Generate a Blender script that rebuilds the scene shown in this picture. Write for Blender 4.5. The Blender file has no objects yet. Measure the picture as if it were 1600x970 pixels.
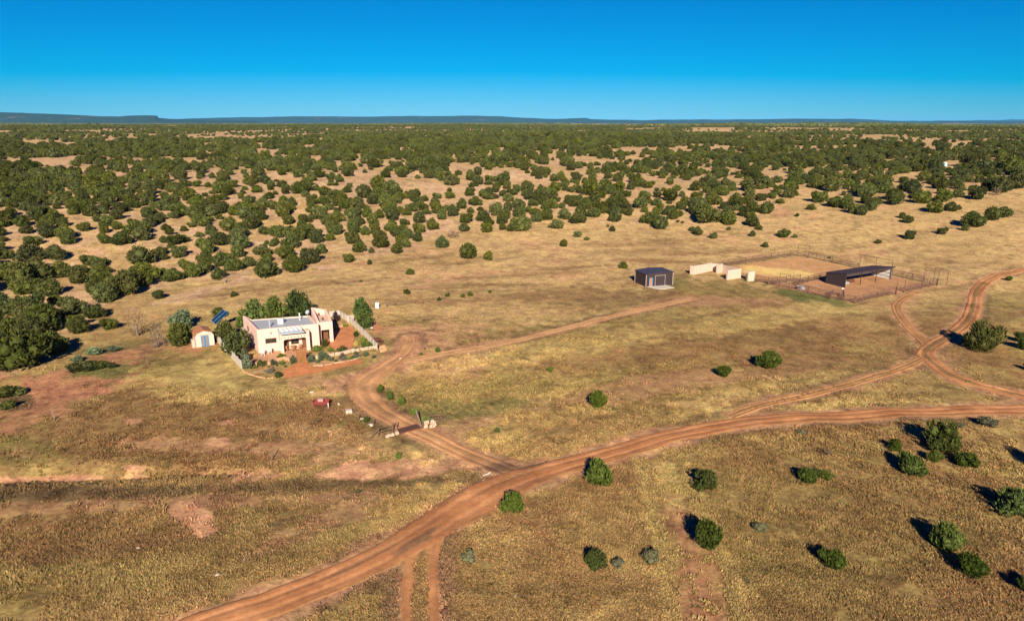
import bpy, math, random
import numpy as np
from mathutils import Vector, Matrix

# ---------------------------------------------------------------- camera, sky, sun, exposure
scene = bpy.context.scene
C = scene.collection
PITCH = math.radians(15.3)
CAM_H = 38.0
cam_d = bpy.data.cameras.new("camera")
cam_d.sensor_width = 36.0
cam_d.lens = 24.0
cam_d.clip_start = 0.5
cam_d.clip_end = 60000.0
cam = bpy.data.objects.new("camera", cam_d)
C.objects.link(cam)
cam.location = (0, 0, CAM_H)
cam.rotation_euler = (math.radians(90) - PITCH, 0, 0)
scene.camera = cam

HAZE = 1.6e-5
SUN_EL = math.radians(27.0)
SUN_AZ = math.radians(-4.1)            # heading the light travels, from +Y
world = bpy.data.worlds.new("World")
scene.world = world
world.use_nodes = True
wn, wl = world.node_tree.nodes, world.node_tree.links
bg = wn["Background"]
sky = wn.new("ShaderNodeTexSky")
sky.sky_type = 'NISHITA'
sky.sun_disc = False
sky.sun_elevation = SUN_EL
sky.sun_rotation = math.radians(180) + SUN_AZ
sky.altitude = 2000.0
sky.air_density = 1.0
sky.dust_density = 0.15
sky.ozone_density = 3.0
# deep polarised blue: the red of the upper sky is filtered away
vm = wn.new("ShaderNodeVectorMath"); vm.operation = 'MULTIPLY_ADD'
SKY_STRENGTH = 0.05
EXPO = 2 ** 0.8
vm.inputs[1].default_value = (0.95 / EXPO, 1.18 / EXPO, 1.70 / EXPO)
vm.inputs[2].default_value = (-0.27 / EXPO / SKY_STRENGTH, -0.05 / EXPO / SKY_STRENGTH, 0.0)
vx = wn.new("ShaderNodeVectorMath"); vx.operation = 'MAXIMUM'; vx.inputs[1].default_value = (0, 0, 0)
wl.new(sky.outputs[0], vm.inputs[0]); wl.new(vm.outputs[0], vx.inputs[0]); wl.new(vx.outputs[0], bg.inputs[0])
bg.inputs[1].default_value = SKY_STRENGTH

sun_d = bpy.data.lights.new("sun", 'SUN')
sun_d.energy = 5.0
sun_d.angle = math.radians(0.5)
sun_d.color = (1.0, 0.90, 0.74)
sun = bpy.data.objects.new("sun", sun_d)
C.objects.link(sun)
ld = Vector((math.sin(SUN_AZ) * math.cos(SUN_EL), math.cos(SUN_AZ) * math.cos(SUN_EL), -math.sin(SUN_EL)))
sun.rotation_euler = ld.to_track_quat('-Z', 'Y').to_euler()
sun.location = (0, -50, 120)

scene.view_settings.view_transform = 'Standard'
scene.view_settings.look = 'None'
scene.view_settings.gamma = 1.0
scene.view_settings.use_curve_mapping = False
scene.view_settings.exposure = 0.8
scene.cycles.max_bounces = 5
scene.cycles.diffuse_bounces = 2
scene.cycles.volume_bounces = 0
scene.cycles.use_denoising = True

# ---------------------------------------------------------------- helpers
F = 1600 * 24.0 / 36.0
cp, sp = math.cos(PITCH), math.sin(PITCH)
rng = np.random.default_rng(7)
random.seed(11)

def hsh(ix, iy, s):
    n = (ix * 374761393 + iy * 668265263 + s * 2147483647) & 0xffffffff
    n = ((n ^ (n >> 13)) * 1274126177) & 0xffffffff
    n = (n ^ (n >> 16)) & 0xffffffff
    return n / 4294967295.0

def vnoise(x, y, s=0):
    x = np.asarray(x, dtype=np.float64); y = np.asarray(y, dtype=np.float64)
    fx, fy = np.floor(x), np.floor(y)
    ix, iy = fx.astype(np.int64), fy.astype(np.int64)
    u, v = x - fx, y - fy
    u = u * u * u * (u * (u * 6 - 15) + 10); v = v * v * v * (v * (v * 6 - 15) + 10)
    a = hsh(ix, iy, s); b = hsh(ix + 1, iy, s); c = hsh(ix, iy + 1, s); d = hsh(ix + 1, iy + 1, s)
    return (a * (1 - u) + b * u) * (1 - v) + (c * (1 - u) + d * u) * v

def fbm(x, y, lam, s=0, octv=4, gain=0.5):
    """-1..1 fractal noise with base wavelength lam"""
    t = 0; a = 1; n = 0; fq = 1.0 / lam
    for o in range(octv):
        ca, sa = math.cos(0.6 * o + s), math.sin(0.6 * o + s)
        t = t + a * (2 * vnoise((x * ca - y * sa) * fq + 17.3 * o, (x * sa + y * ca) * fq - 9.1 * o, s + 31 * o) - 1)
        n += a; a *= gain; fq *= 2.03
    return t / n * 1.6

def sstep(a, b, x):
    t = np.clip((x - a) / (b - a), 0, 1)
    return t * t * (3 - 2 * t)

def flat_mask(x, y):
    """1 where the ground is levelled for the buildings"""
    m1 = 1 - sstep(14, 26, np.hypot(x + 38, y - 114))
    m2 = 1 - sstep(30, 42, np.hypot(x - 77, y - 172))
    m3 = 1 - sstep(8, 14, np.hypot(x - 36, y - 163))
    m4 = 1 - sstep(5, 9, np.hypot(x + 56, y - 117))
    m5 = 1 - sstep(4, 8, np.hypot(x + 13, y - 81))
    return np.maximum.reduce([m1, m2, m3, m4, m5])

def height(x, y):
    x = np.asarray(x, dtype=np.float64); y = np.asarray(y, dtype=np.float64)
    d = np.hypot(x, y)
    az = np.arctan2(x, np.maximum(y, 1e-3))
    d0 = 196 + 38 * sstep(-0.55, 0.6, az) + 9 * fbm(x, y, 90, 5, 2)
    q = (d - d0) / 24.0
    ramp = 24.0 * np.log1p(np.exp(np.clip(q, -30, 30))) * (q < 30) + (d - d0) * (q >= 30)
    z = 15.5 * (1 - np.exp(-ramp / 105.0)) + 13.5 * (1 - np.exp(-ramp / 520.0))
    far = sstep(230, 420, d)
    z = z + far * (1.7 * fbm(x, y, 190, 3, 3) + 3.2 * fbm(x, y * 1.6, 620, 4, 2) * sstep(450, 900, d))
    z = z + 0.75 * far * fbm(x, y, 55, 8, 3) + 8.0 * sstep(1200, 3000, d) * fbm(x, y, 2600, 12, 2)
    fl = 1 - flat_mask(x, y)
    z = z + fl * (0.42 * fbm(x, y, 38, 1, 3) + 0.16 * fbm(x, y, 7, 2, 3) * (1 - far))
    # eroded bank on the left
    bx = x + 40
    yb = 70.6 + 0.10 * bx + 0.8 * fbm(x, y * 0, 9, 6, 2)
    bank = np.exp(-((y - yb + 1.2) / 1.6) ** 2) * sstep(-28, -33, x)
    z = z - 0.9 * bank * fl
    return z

def project(x, y, z):
    dz = z - CAM_H
    v = y * cp - dz * sp
    up = y * sp + dz * cp
    v = np.where(v > 0.1, v, 0.1)
    return 800 + F * x / v, 485 - F * up / v

def G(px, py):
    """ground point seen at a place of the photograph (1600 x 970)"""
    u = (px - 800) / F; v = (485 - py) / F
    d = np.array([u, cp + v * sp, -sp + v * cp])
    t = np.concatenate([np.arange(25, 420, 0.4), np.arange(420, 4000, 3.0)])
    X, Y, Zr = d[0] * t, d[1] * t, CAM_H + d[2] * t
    h = height(X, Y)
    k = np.argmax(h > Zr)
    if not (h[k] > Zr[k]): k = len(t) - 1
    if k == 0: k = 1
    a, b = Zr[k - 1] - h[k - 1], Zr[k] - h[k]
    w = a / (a - b) if a != b else 0
    tt = t[k - 1] + (t[k] - t[k - 1]) * w
    return Vector((d[0] * tt, d[1] * tt, float(height(d[0] * tt, d[1] * tt))))

def hz(x, y): return float(height(x, y))

# ---- materials
MATS = {}
def mat(name, col, rough=0.85, metal=0.0, noise=0.0, nscale=2.0, bump=0.0, spec=0.3, trans=0.0):
    if name in MATS: return MATS[name]
    m = bpy.data.materials.new(name); m.use_nodes = True
    n, l = m.node_tree.nodes, m.node_tree.links
    b = n["Principled BSDF"]
    b.inputs["Base Color"].default_value = (*col, 1)
    b.inputs["Roughness"].default_value = rough
    b.inputs["Metallic"].default_value = metal
    b.inputs["Specular IOR Level"].default_value = spec
    if noise > 0 or bump > 0:
        tc = n.new("ShaderNodeTexCoord")
        nt = n.new("ShaderNodeTexNoise"); nt.inputs["Scale"].default_value = nscale; nt.inputs["Detail"].default_value = 6
        l.new(tc.outputs["Object"], nt.inputs["Vector"])
        rp = n.new("ShaderNodeMapRange")
        rp.inputs[1].default_value = 0.25; rp.inputs[2].default_value = 0.75
        rp.inputs[3].default_value = 1 - noise; rp.inputs[4].default_value = 1 + noise
        l.new(nt.outputs[0], rp.inputs[0])
        mx = n.new("ShaderNodeMix"); mx.data_type = 'RGBA'; mx.blend_type = 'MULTIPLY'; mx.inputs[0].default_value = 1
        mx.inputs[6].default_value = (*col, 1)
        l.new(rp.outputs[0], mx.inputs[7]); l.new(mx.outputs[2], b.inputs["Base Color"])
        if bump > 0:
            bp = n.new("ShaderNodeBump"); bp.inputs["Strength"].default_value = 0.6; bp.inputs["Distance"].default_value = bump
            l.new(nt.outputs[0], bp.inputs["Height"]); l.new(bp.outputs[0], b.inputs["Normal"])
    MATS[name] = m
    return m

def foliage(name, dark, light, rough=0.75):
    """leaf clumps: every clump gets its own tone, every plant a slight shift"""
    if name in MATS: return MATS[name]
    m = bpy.data.materials.new(name); m.use_nodes = True
    n, l = m.node_tree.nodes, m.node_tree.links
    b = n["Principled BSDF"]; b.inputs["Roughness"].default_value = rough; b.inputs["Specular IOR Level"].default_value = 0.15
    g = n.new("ShaderNodeNewGeometry")
    cr = n.new("ShaderNodeValToRGB")
    cr.color_ramp.elements[0].color = (*dark, 1); cr.color_ramp.elements[1].color = (*light, 1)
    l.new(g.outputs["Random Per Island"], cr.inputs[0])
    oi = n.new("ShaderNodeObjectInfo")
    hs = n.new("ShaderNodeHueSaturation")
    r1 = n.new("ShaderNodeMapRange"); r1.inputs[3].default_value = 0.482; r1.inputs[4].default_value = 0.515
    r2 = n.new("ShaderNodeMapRange"); r2.inputs[3].default_value = 0.62; r2.inputs[4].default_value = 1.30
    wn_ = n.new("ShaderNodeTexWhiteNoise"); wn_.noise_dimensions = '1D'
    l.new(oi.outputs["Random"], wn_.inputs["W"])
    l.new(oi.outputs["Random"], r1.inputs[0]); l.new(wn_.outputs[0], r2.inputs[0])
    l.new(r1.outputs[0], hs.inputs["Hue"]); l.new(r2.outputs[0], hs.inputs["Value"])
    r3 = n.new("ShaderNodeMapRange"); r3.inputs[3].default_value = 1.05; r3.inputs[4].default_value = 0.84
    w2 = n.new("ShaderNodeTexWhiteNoise"); w2.noise_dimensions = '1D'; l.new(wn_.outputs[0], w2.inputs["W"]); l.new(w2.outputs[0], r3.inputs[0]); l.new(r3.outputs[0], hs.inputs["Saturation"])
    l.new(cr.outputs[0], hs.inputs["Color"]); l.new(hs.outputs[0], b.inputs["Base Color"])
    MATS[name] = m
    return m

def mesh_np(name, V, Fc, m=None, smooth=False, n=None):
    """mesh from a vertex array and an (n,3) or (n,4) face array"""
    me = bpy.data.meshes.new(name)
    V = np.asarray(V, dtype=np.float32); Fc = np.asarray(Fc, dtype=np.int32)
    k = Fc.shape[1]
    me.vertices.add(len(V)); me.vertices.foreach_set("co", V.ravel())
    me.loops.add(Fc.size); me.loops.foreach_set("vertex_index", Fc.ravel())
    me.polygons.add(len(Fc))
    me.polygons.foreach_set("loop_start", np.arange(0, Fc.size, k, dtype=np.int32))
    me.polygons.foreach_set("loop_total", np.full(len(Fc), k, dtype=np.int32))
    if smooth: me.polygons.foreach_set("use_smooth", np.ones(len(Fc), dtype=bool))
    me.update(calc_edges=True)
    if m: me.materials.append(m)
    return me

def link(name, data, parent=None, loc=None, rz=None, scale=None):
    o = bpy.data.objects.new(name, data); C.objects.link(o)
    if parent is not None: o.parent = parent
    if loc is not None: o.location = loc
    if rz is not None: o.rotation_euler = (0, 0, rz)
    if scale is not None: o.scale = scale if hasattr(scale, '__len__') else (scale,) * 3
    return o

def tag(o, label=None, cat=None, group=None, kind=None):
    if label: o["label"] = label
    if cat: o["category"] = cat
    if group: o["group"] = group
    if kind: o["kind"] = kind
    return o

def thing(name, label, cat, loc=(0, 0, 0), rz=0.0, group=None):
    o = link(name, None, None, loc, rz)
    o.empty_display_size = 0.5
    return tag(o, label, cat, group)

class MB:
    """collects boxes, bars, prisms into ONE mesh"""
    def __init__(s): s.v = []; s.f = []
    def add(s, vs, fs):
        b = len(s.v); s.v += [tuple(v) for v in vs]; s.f += [tuple(i + b for i in f) for f in fs]; return s
    def box(s, x0, x1, y0, y1, z0, z1, M=None):
        vs = [Vector(p) for p in ((x0,y0,z0),(x1,y0,z0),(x1,y1,z0),(x0,y1,z0),(x0,y0,z1),(x1,y0,z1),(x1,y1,z1),(x0,y1,z1))]
        if M is not None: vs = [M @ v for v in vs]
        return s.add(vs, [(0,3,2,1),(4,5,6,7),(0,1,5,4),(1,2,6,5),(2,3,7,6),(3,0,4,7)])
    def hexa(s, p):   # 8 points: bottom ring then top ring
        return s.add(p, [(0,3,2,1),(4,5,6,7),(0,1,5,4),(1,2,6,5),(2,3,7,6),(3,0,4,7)])
    def bar(s, a, b, r, n=6, r2=None):
        a, b = Vector(a), Vector(b); d = (b - a)
        if d.length < 1e-6: return s
        q = d.to_track_quat('Z', 'Y'); r2 = r if r2 is None else r2
        vs = []
        for P_, rr in ((a, r), (b, r2)):
            for k in range(n):
                t = 2 * math.pi * (k + .5) / n
                vs.append(P_ + q @ Vector((rr * math.cos(t), rr * math.sin(t), 0)))
        fs = [(k, (k + 1) % n, n + (k + 1) % n, n + k) for k in range(n)]
        fs += [tuple(range(n - 1, -1, -1)), tuple(range(n, 2 * n))]
        return s.add(vs, fs)
    def prism(s, pts, z0, z1):
        n = len(pts)
        vs = [(p[0], p[1], z0) for p in pts] + [(p[0], p[1], z1) for p in pts]
        return s.add(vs, [tuple(range(n - 1, -1, -1)), tuple(range(n, 2 * n))] + [(k, (k + 1) % n, n + (k + 1) % n, n + k) for k in range(n)])
    def prism_y(s, pts, y0, y1):
        """profile in x,z extruded along y"""
        n = len(pts)
        vs = [(p[0], y0, p[1]) for p in pts] + [(p[0], y1, p[1]) for p in pts]
        return s.add(vs, [tuple(range(n)), tuple(range(2 * n - 1, n - 1, -1))] + [(k, n + k, n + (k + 1) % n, (k + 1) % n) for k in range(n)])
    def build(s, name, m, parent=None, smooth=False, loc=None, rz=None, bevel=0.0):
        me = bpy.data.meshes.new(name); me.from_pydata(s.v, [], s.f); me.materials.append(m); me.update()
        if smooth: me.polygons.foreach_set("use_smooth", [True] * len(me.polygons))
        o = link(name, me, parent, loc, rz)
        if bevel > 0:
            bm = o.modifiers.new("bevel", 'BEVEL'); bm.width = bevel; bm.segments = 2; bm.limit_method = 'ANGLE'
        return o

def copy_thing(root, loc, rz=0.0, scale=None, label=None, group=None):
    r = root.copy(); C.objects.link(r); r.location = loc; r.rotation_euler = (0, 0, rz)
    if scale is not None: r.scale = scale if hasattr(scale, '__len__') else (scale,) * 3
    if label: r["label"] = label
    if group: r["group"] = group
    for ch in root.children:
        c = ch.copy(); C.objects.link(c); c.parent = r
        for g_ in ch.children:
            d_ = g_.copy(); C.objects.link(d_); d_.parent = c
    return r

# ---------------------------------------------------------------- dirt roads: polylines in the photograph -> ground lines
def smooth_line(pts, step=0.5):
    P3 = [G(*p) for p in pts]
    P2 = [np.array((p.x, p.y)) for p in P3]
    P2 = [2 * P2[0] - P2[1]] + P2 + [2 * P2[-1] - P2[-2]]
    out = []
    for i in range(1, len(P2) - 2):
        a, b, c, d = P2[i - 1:i + 3]
        n = max(2, int(np.linalg.norm(c - b) / step))
        for k in range(n):
            t = k / n
            out.append(0.5 * ((2 * b) + (-a + c) * t + (2 * a - 5 * b + 4 * c - d) * t * t + (-a + 3 * b - 3 * c + d) * t ** 3))
    out.append(P2[-2])
    return np.array(out)

MAIN = smooth_line([(60,1090),(200,1024),(300,984),(400,950),(500,914),(560,888),(640,846),(720,797),(800,754),(850,738),(940,713),(1000,695),(1060,679),(1148,662),(1256,651),(1365,647),(1473,644),(1600,641),(1780,638)])
DRIVE = smooth_line([(815,748),(760,722),(700,696),(662,678),(640,667),(612,652),(585,634),(570,618),(567,602),(580,588),(605,572),(628,556),(640,540),(640,526)])
BARN = smooth_line([(628,566),(690,553),(760,541),(840,524),(920,503),(1000,484),(1040,475),(1078,468)])
LOOP = smooth_line([(1720,660),(1640,630),(1600,619),(1540,605),(1490,588),(1458,566),(1446,552),(1460,538),(1490,520),(1512,500),(1521,478),(1526,455),(1540,440),(1570,428),(1610,420),(1680,412)])
SPUR = smooth_line([(1458,548),(1438,528),(1415,506),(1403,488),(1402,476),(1416,464),(1436,456)])
CUT = smooth_line([(1140,650),(1200,630),(1280,612),(1360,590),(1410,574),(1442,560)])
SOUTH = smooth_line([(672,838),(660,862),(656,900),(655,950),(655,1010)])
FENCEPATH = smooth_line([(1030,720),(1050,780),(1075,850),(1098,920),(1112,990)])
FARTRACK = smooth_line([(1040,430),(1130,412),(1230,399),(1330,385),(1430,366),(1500,350),(1560,338),(1640,325)])
ROADS = [  # line, half width, kind
    (MAIN, 1.9), (DRIVE, 1.6), (BARN, 1.1), (LOOP, 1.4), (SPUR, .9), (CUT, .9), (SOUTH, 1.5)]

# raster of distances to the roads, 0.5 m cells
GX0, GY0, GS, GNX, GNY = -140.0, 20.0, 0.5, 680, 500
def dist_raster(line, reach=9.0):
    D = np.full((GNY, GNX), 99.0, dtype=np.float32)
    R = int(reach / GS)
    oy, ox = np.mgrid[-R:R + 1, -R:R + 1]
    for p in line:
        ci, cj = int((p[0] - GX0) / GS), int((p[1] - GY0) / GS)
        x0, x1, y0, y1 = max(0, ci - R), min(GNX, ci + R + 1), max(0, cj - R), min(GNY, cj + R + 1)
        if x0 >= x1 or y0 >= y1: continue
        gx = GX0 + np.arange(x0, x1) * GS - p[0]; gy = GY0 + np.arange(y0, y1) * GS - p[1]
        d = np.hypot(gx[None, :], gy[:, None])
        D[y0:y1, x0:x1] = np.minimum(D[y0:y1, x0:x1], d)
    return D
def samp(D, x, y):
    fx = np.clip((x - GX0) / GS, 0, GNX - 1.001); fy = np.clip((y - GY0) / GS, 0, GNY - 1.001)
    ix, iy = fx.astype(int), fy.astype(int); u, v = fx - ix, fy - iy
    r = (D[iy, ix] * (1 - u) + D[iy, ix + 1] * u) * (1 - v) + (D[iy + 1, ix] * (1 - u) + D[iy + 1, ix + 1] * u) * v
    inside = (x > GX0) & (x < GX0 + GS * (GNX - 1)) & (y > GY0) & (y < GY0 + GS * (GNY - 1))
    return np.where(inside, r, 99.0)
RD = [dist_raster(l) for l, w in ROADS]
RD_PATH = dist_raster(FENCEPATH)
RD_FAR = dist_raster(FARTRACK)
RD_DITCH = dist_raster(smooth_line([(-80,778),(0,775),(100,770),(250,768),(400,762),(520,757),(640,752),(738,745)]))

def road_edge(x, y):
    """metres outside the nearest road edge (negative on the road)"""
    e = np.full(np.shape(x), 99.0)
    for D, (l, w) in zip(RD, ROADS): e = np.minimum(e, samp(D, x, y) - w)
    return e

# ---------------------------------------------------------------- ground colour (what grows or lies where, plus a view-angle darkening of the foreground)
PALE = (.50, .315, .110); GOLD = (.37, .238, .066); BROWN = (.235, .125, .040); OLIVE = (.22, .170, .040)
GREEN = (.13, .135, .032); RED = (.40, .165, .070); PINK = (.52, .315, .165); STRAW = (.48, .335, .090); BARE = (.50, .245, .108); DARKW = (.14, .088, .035)
ZONES = [  # cx, cy, rx, ry, tilt(deg), colour, strength
    (250,650,300,60,0,BROWN,.75), (520,650,110,45,0,BROWN,.55), (200,820,330,60,0,BROWN,.5), (560,740,130,20,0,BROWN,.3),
    (300,880,260,60,-12,OLIVE,.22), (120,772,190,14,4,DARKW,.6), (420,772,260,9,-1,DARKW,.4), (300,785,300,10,-2,BARE,.35), (260,845,230,10,-8,DARKW,.4), (480,830,120,16,-25,BARE,.35), (120,860,160,14,-6,BROWN,.6), (420,700,160,10,2,BARE,.35),
    (130,590,150,30,-12,RED,.9), (60,645,90,16,-20,RED,.7), (190,555,70,18,-10,RED,.7), (245,540,30,10,0,RED,.5),
    (620,733,200,15,-3,BARE,.95), (520,720,60,10,0,BARE,.4), (297,806,40,15,28,BARE,.75), (90,748,90,5,-1,BARE,1.0), (343,690,17,5,-5,BARE,1.),
    (212,732,17,5,0,BARE,.9), (215,745,22,5,0,BARE,.8), (36,708,16,5,-8,BARE,.9), (352,660,12,3,0,BARE,.9), (208,659,10,3,0,BARE,.9), (20,700,60,20,0,OLIVE,.6),
    (160,580,50,14,-8,GREEN,.9), (165,545,70,8,-8,GREEN,.7), (20,625,30,16,10,DARKW,.9), (235,560,25,20,0,DARKW,.6),
    (320,595,100,28,0,STRAW,.75), (420,610,80,12,4,STRAW,.5), (260,570,40,18,0,OLIVE,.6), (520,610,30,8,0,STRAW,.7),
    (792,728,44,7,-9,DARKW,.95), (600,700,140,14,10,PALE,.35),
    (720,640,120,16,-6,GREEN,.6), (800,600,170,26,-3,OLIVE,.5), (760,690,120,24,-6,STRAW,.55), (720,668,50,14,-8,BARE,.45),
    (860,545,220,16,-8,STRAW,.5), (950,500,160,14,-9,OLIVE,.5), (700,520,90,20,-5,BARE,.42), (760,490,150,14,0,PALE,.5),
    (850,462,220,12,-2,BROWN,.6), (760,445,70,4,0,BROWN,.7), (820,430,100,4,-3,BROWN,.6), (900,418,50,2.5,-4,BROWN,.8), (1010,408,70,3,2,BROWN,.7), (1090,396,40,2.5,0,BROWN,.6), (640,448,50,3,0,BARE,.6), (1160,392,60,3,-4,BROWN,.5), (1110,458,180,22,2,BROWN,.75), (1130,452,120,12,4,OLIVE,.6), (1255,462,110,9,13,GREEN,.9), (1060,440,30,8,0,OLIVE,.7), (1300,500,260,14,-4,BROWN,.35), (960,470,120,7,-2,DARKW,.35), (1260,520,120,8,-5,DARKW,.4), (1350,585,130,6,-6,DARKW,.4), (1180,560,160,10,-12,BROWN,.5), (1000,455,60,6,0,DARKW,.4),
    (1110,470,90,8,0,BARE,.4), (960,560,220,14,-14,BROWN,.4), (1060,600,240,16,-9,BARE,.35), (1250,535,190,30,-6,BROWN,.7), (1180,500,120,14,-10,STRAW,.55),
    (1330,560,110,20,-8,BROWN,.5), (1450,510,90,35,10,BROWN,.65), (1540,560,80,22,6,BROWN,.7), (1330,485,60,8,0,STRAW,.5), (1560,470,70,22,0,OLIVE,.4),
    (1400,634,260,7,-1,STRAW,.95), (1060,668,120,8,-12,STRAW,.5), (1046,758,14,52,-14,STRAW,1.), (1200,672,200,8,-2,BROWN,.6), (850,790,120,20,-25,BROWN,.5),
    (1000,660,60,6,-15,BROWN,.35), (1150,620,120,10,-8,PALE,.35), (1250,600,150,10,-8,STRAW,.4),
    (1300,850,330,120,0,OLIVE,.35), (1190,720,60,20,20,BROWN,.4), (1400,740,160,30,0,BROWN,.4), (1370,800,120,20,0,BROWN,.35), (850,900,160,60,0,BROWN,.4),
    (840,408,40,3,0,BARE,.5), (990,380,90,4,-2,BROWN,.4), (1010,395,110,4,0,BROWN,.4), (780,428,60,5,0,BARE,.5),
    (300,460,130,7,-14,PINK,.7), (600,380,90,16,-20,PINK,.8), (1220,330,14,9,0,BARE,.6), (1190,303,14,8,0,BARE,.5), (1050,330,14,8,0,BARE,.5),
    (565,585,60,14,-20,BARE,.8), (640,545,45,22,-40,BARE,.85), (600,520,22,10,0,BARE,.5), (500,600,70,7,-3,BARE,.4),
]
FOREST_EDGE = np.array([(-400,620),(0,590),(75,582),(100,560),(130,522),(165,500),(170,470),(240,462),(300,446),(345,440),(400,434),(440,435),(480,424),(505,405),(545,408),(620,396),(650,384),(720,368),(800,362),(870,356),(930,350),(1000,353),(1050,352),(1100,362),(1150,353),(1200,346),(1215,322),(1250,312),(1300,330),(1330,336),(1400,326),(1460,320),(1500,306),(1600,298),(2000,285)], dtype=float)
def forest_edge(px): return np.interp(px, FOREST_EDGE[:, 0], FOREST_EDGE[:, 1])

def ground_color(x, y, z):
    px, py = project(x, y, z)
    w1, w2 = fbm(x, y, 16, 40, 3), fbm(x, y, 16, 41, 3)
    b1 = fbm(x, y, 5.0, 42, 4, .6); b2 = fbm(x, y, 22, 43, 3); b3 = fbm(x, y, 1.6, 44, 3, .6)
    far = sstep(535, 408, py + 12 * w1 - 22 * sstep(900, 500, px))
    fore = sstep(640, 800, py + 25 * b2)  # browner weeds, and the view-angle dimness of near grass put into the colour
    col = np.empty(np.shape(x) + (3,))
    for k in range(3):
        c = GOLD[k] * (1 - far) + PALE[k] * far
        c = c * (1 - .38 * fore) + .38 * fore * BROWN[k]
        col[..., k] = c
    def mixin(c, w):
        w = np.clip(w, 0, 1)[..., None]
        col[...] = col * (1 - w) + np.array(c) * w
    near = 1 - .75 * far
    mixin(BROWN, sstep(.0, .75, b1 * .75 + b2 * .45) * .70 * near)
    st = fbm((x * .86 + y * .5) * .16, -x * .5 + y * .86, 5.5, 47, 4, .6)
    mixin(BROWN, sstep(.1, .8, st) * .55 * sstep(260, 180, np.hypot(x, y)) * sstep(60, 90, np.hypot(x, y)))
    mixin(DARKW, sstep(.55, 1.0, st) * .35 * sstep(260, 180, np.hypot(x, y)))
    mixin(STRAW, sstep(.1, .85, -b1 * .7 + w2 * .5) * .55 * (1 - .5 * far))
    mixin(OLIVE, sstep(.25, .95, w1) * .3 * near)
    mixin(BARE, sstep(.45, 1.0, b1 * .5 - b2 * .8) * .5)
    scr = np.maximum(120.0, py - 190) / 300.0
    for (cx, cy, rx, ry, tl, c, st) in ZONES:
        a = math.radians(tl); ca, sa = math.cos(a), math.sin(a)
        if True:
            m = (np.abs(px - cx) < rx * 2.2 + 60) & (np.abs(py - cy) < (ry + abs(sa) * rx) * 2.2 + 30)
            if not m.any(): continue
            dx, dy = px[m] - cx, py[m] - cy
            u = (dx * ca + dy * sa) / rx; v = (-dx * sa + dy * ca) / ry
            e = 1 - np.hypot(u, v) + .42 * w1[m] + .42 * b1[m] + .30 * b3[m]
            w = (.55 * sstep(-.02, .22, e) + .45 * sstep(-.3, .5, e)) * st
            col[m] = col[m] * (1 - w[..., None]) + np.array(c) * w[..., None]
    # soil of the wooded slope
    inf = sstep(-4, 22, forest_edge(px) - py + 9 * w1) * (px > -900)
    mixin(PINK, inf * (.75 - .35 * sstep(760, 1200, px)) * sstep(-1.0, .4, b1 + w2))
    # worn ground beside the roads, the path along the fence, the far track
    e = road_edge(x, y)
    mixin(BARE, .85 * sstep(1.7, -.1, e + .9 * b1 + .3 * b3))
    mixin(RED, .62 * sstep(2.9, .6, samp(RD_PATH, x, y) + 1.1 * b1 + .5 * b3) * sstep(71, 62, y + 3 * b1))
    mixin(STRAW, .5 * sstep(.8, .2, np.abs(samp(RD_PATH, x, y) - 3.1 + .5 * b1)))
    mixin(DARKW, .6 * sstep(1.0, .2, np.abs(e - .9 + .5 * b3)) * sstep(-.25, .5, w1 + .5 * b1))
    mixin(DARKW, .8 * sstep(1.3, .2, samp(RD_DITCH, x, y) + .9 * b1 + .4 * b3))
    ft = samp(RD_FAR, x, y)
    mixin(BROWN, .55 * sstep(1.2, .2, np.abs(ft - 1.3) + .5 * b1 + .3))
    flk = sstep(.30, .55, fbm(x * .6, y, 2.6, 49, 3, .65))
    bri = 1.06 + .22 * b3 * near + .10 * b1 - .20 * flk
    col *= bri[..., None]
    return np.clip(col, .015, .8)

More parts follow.
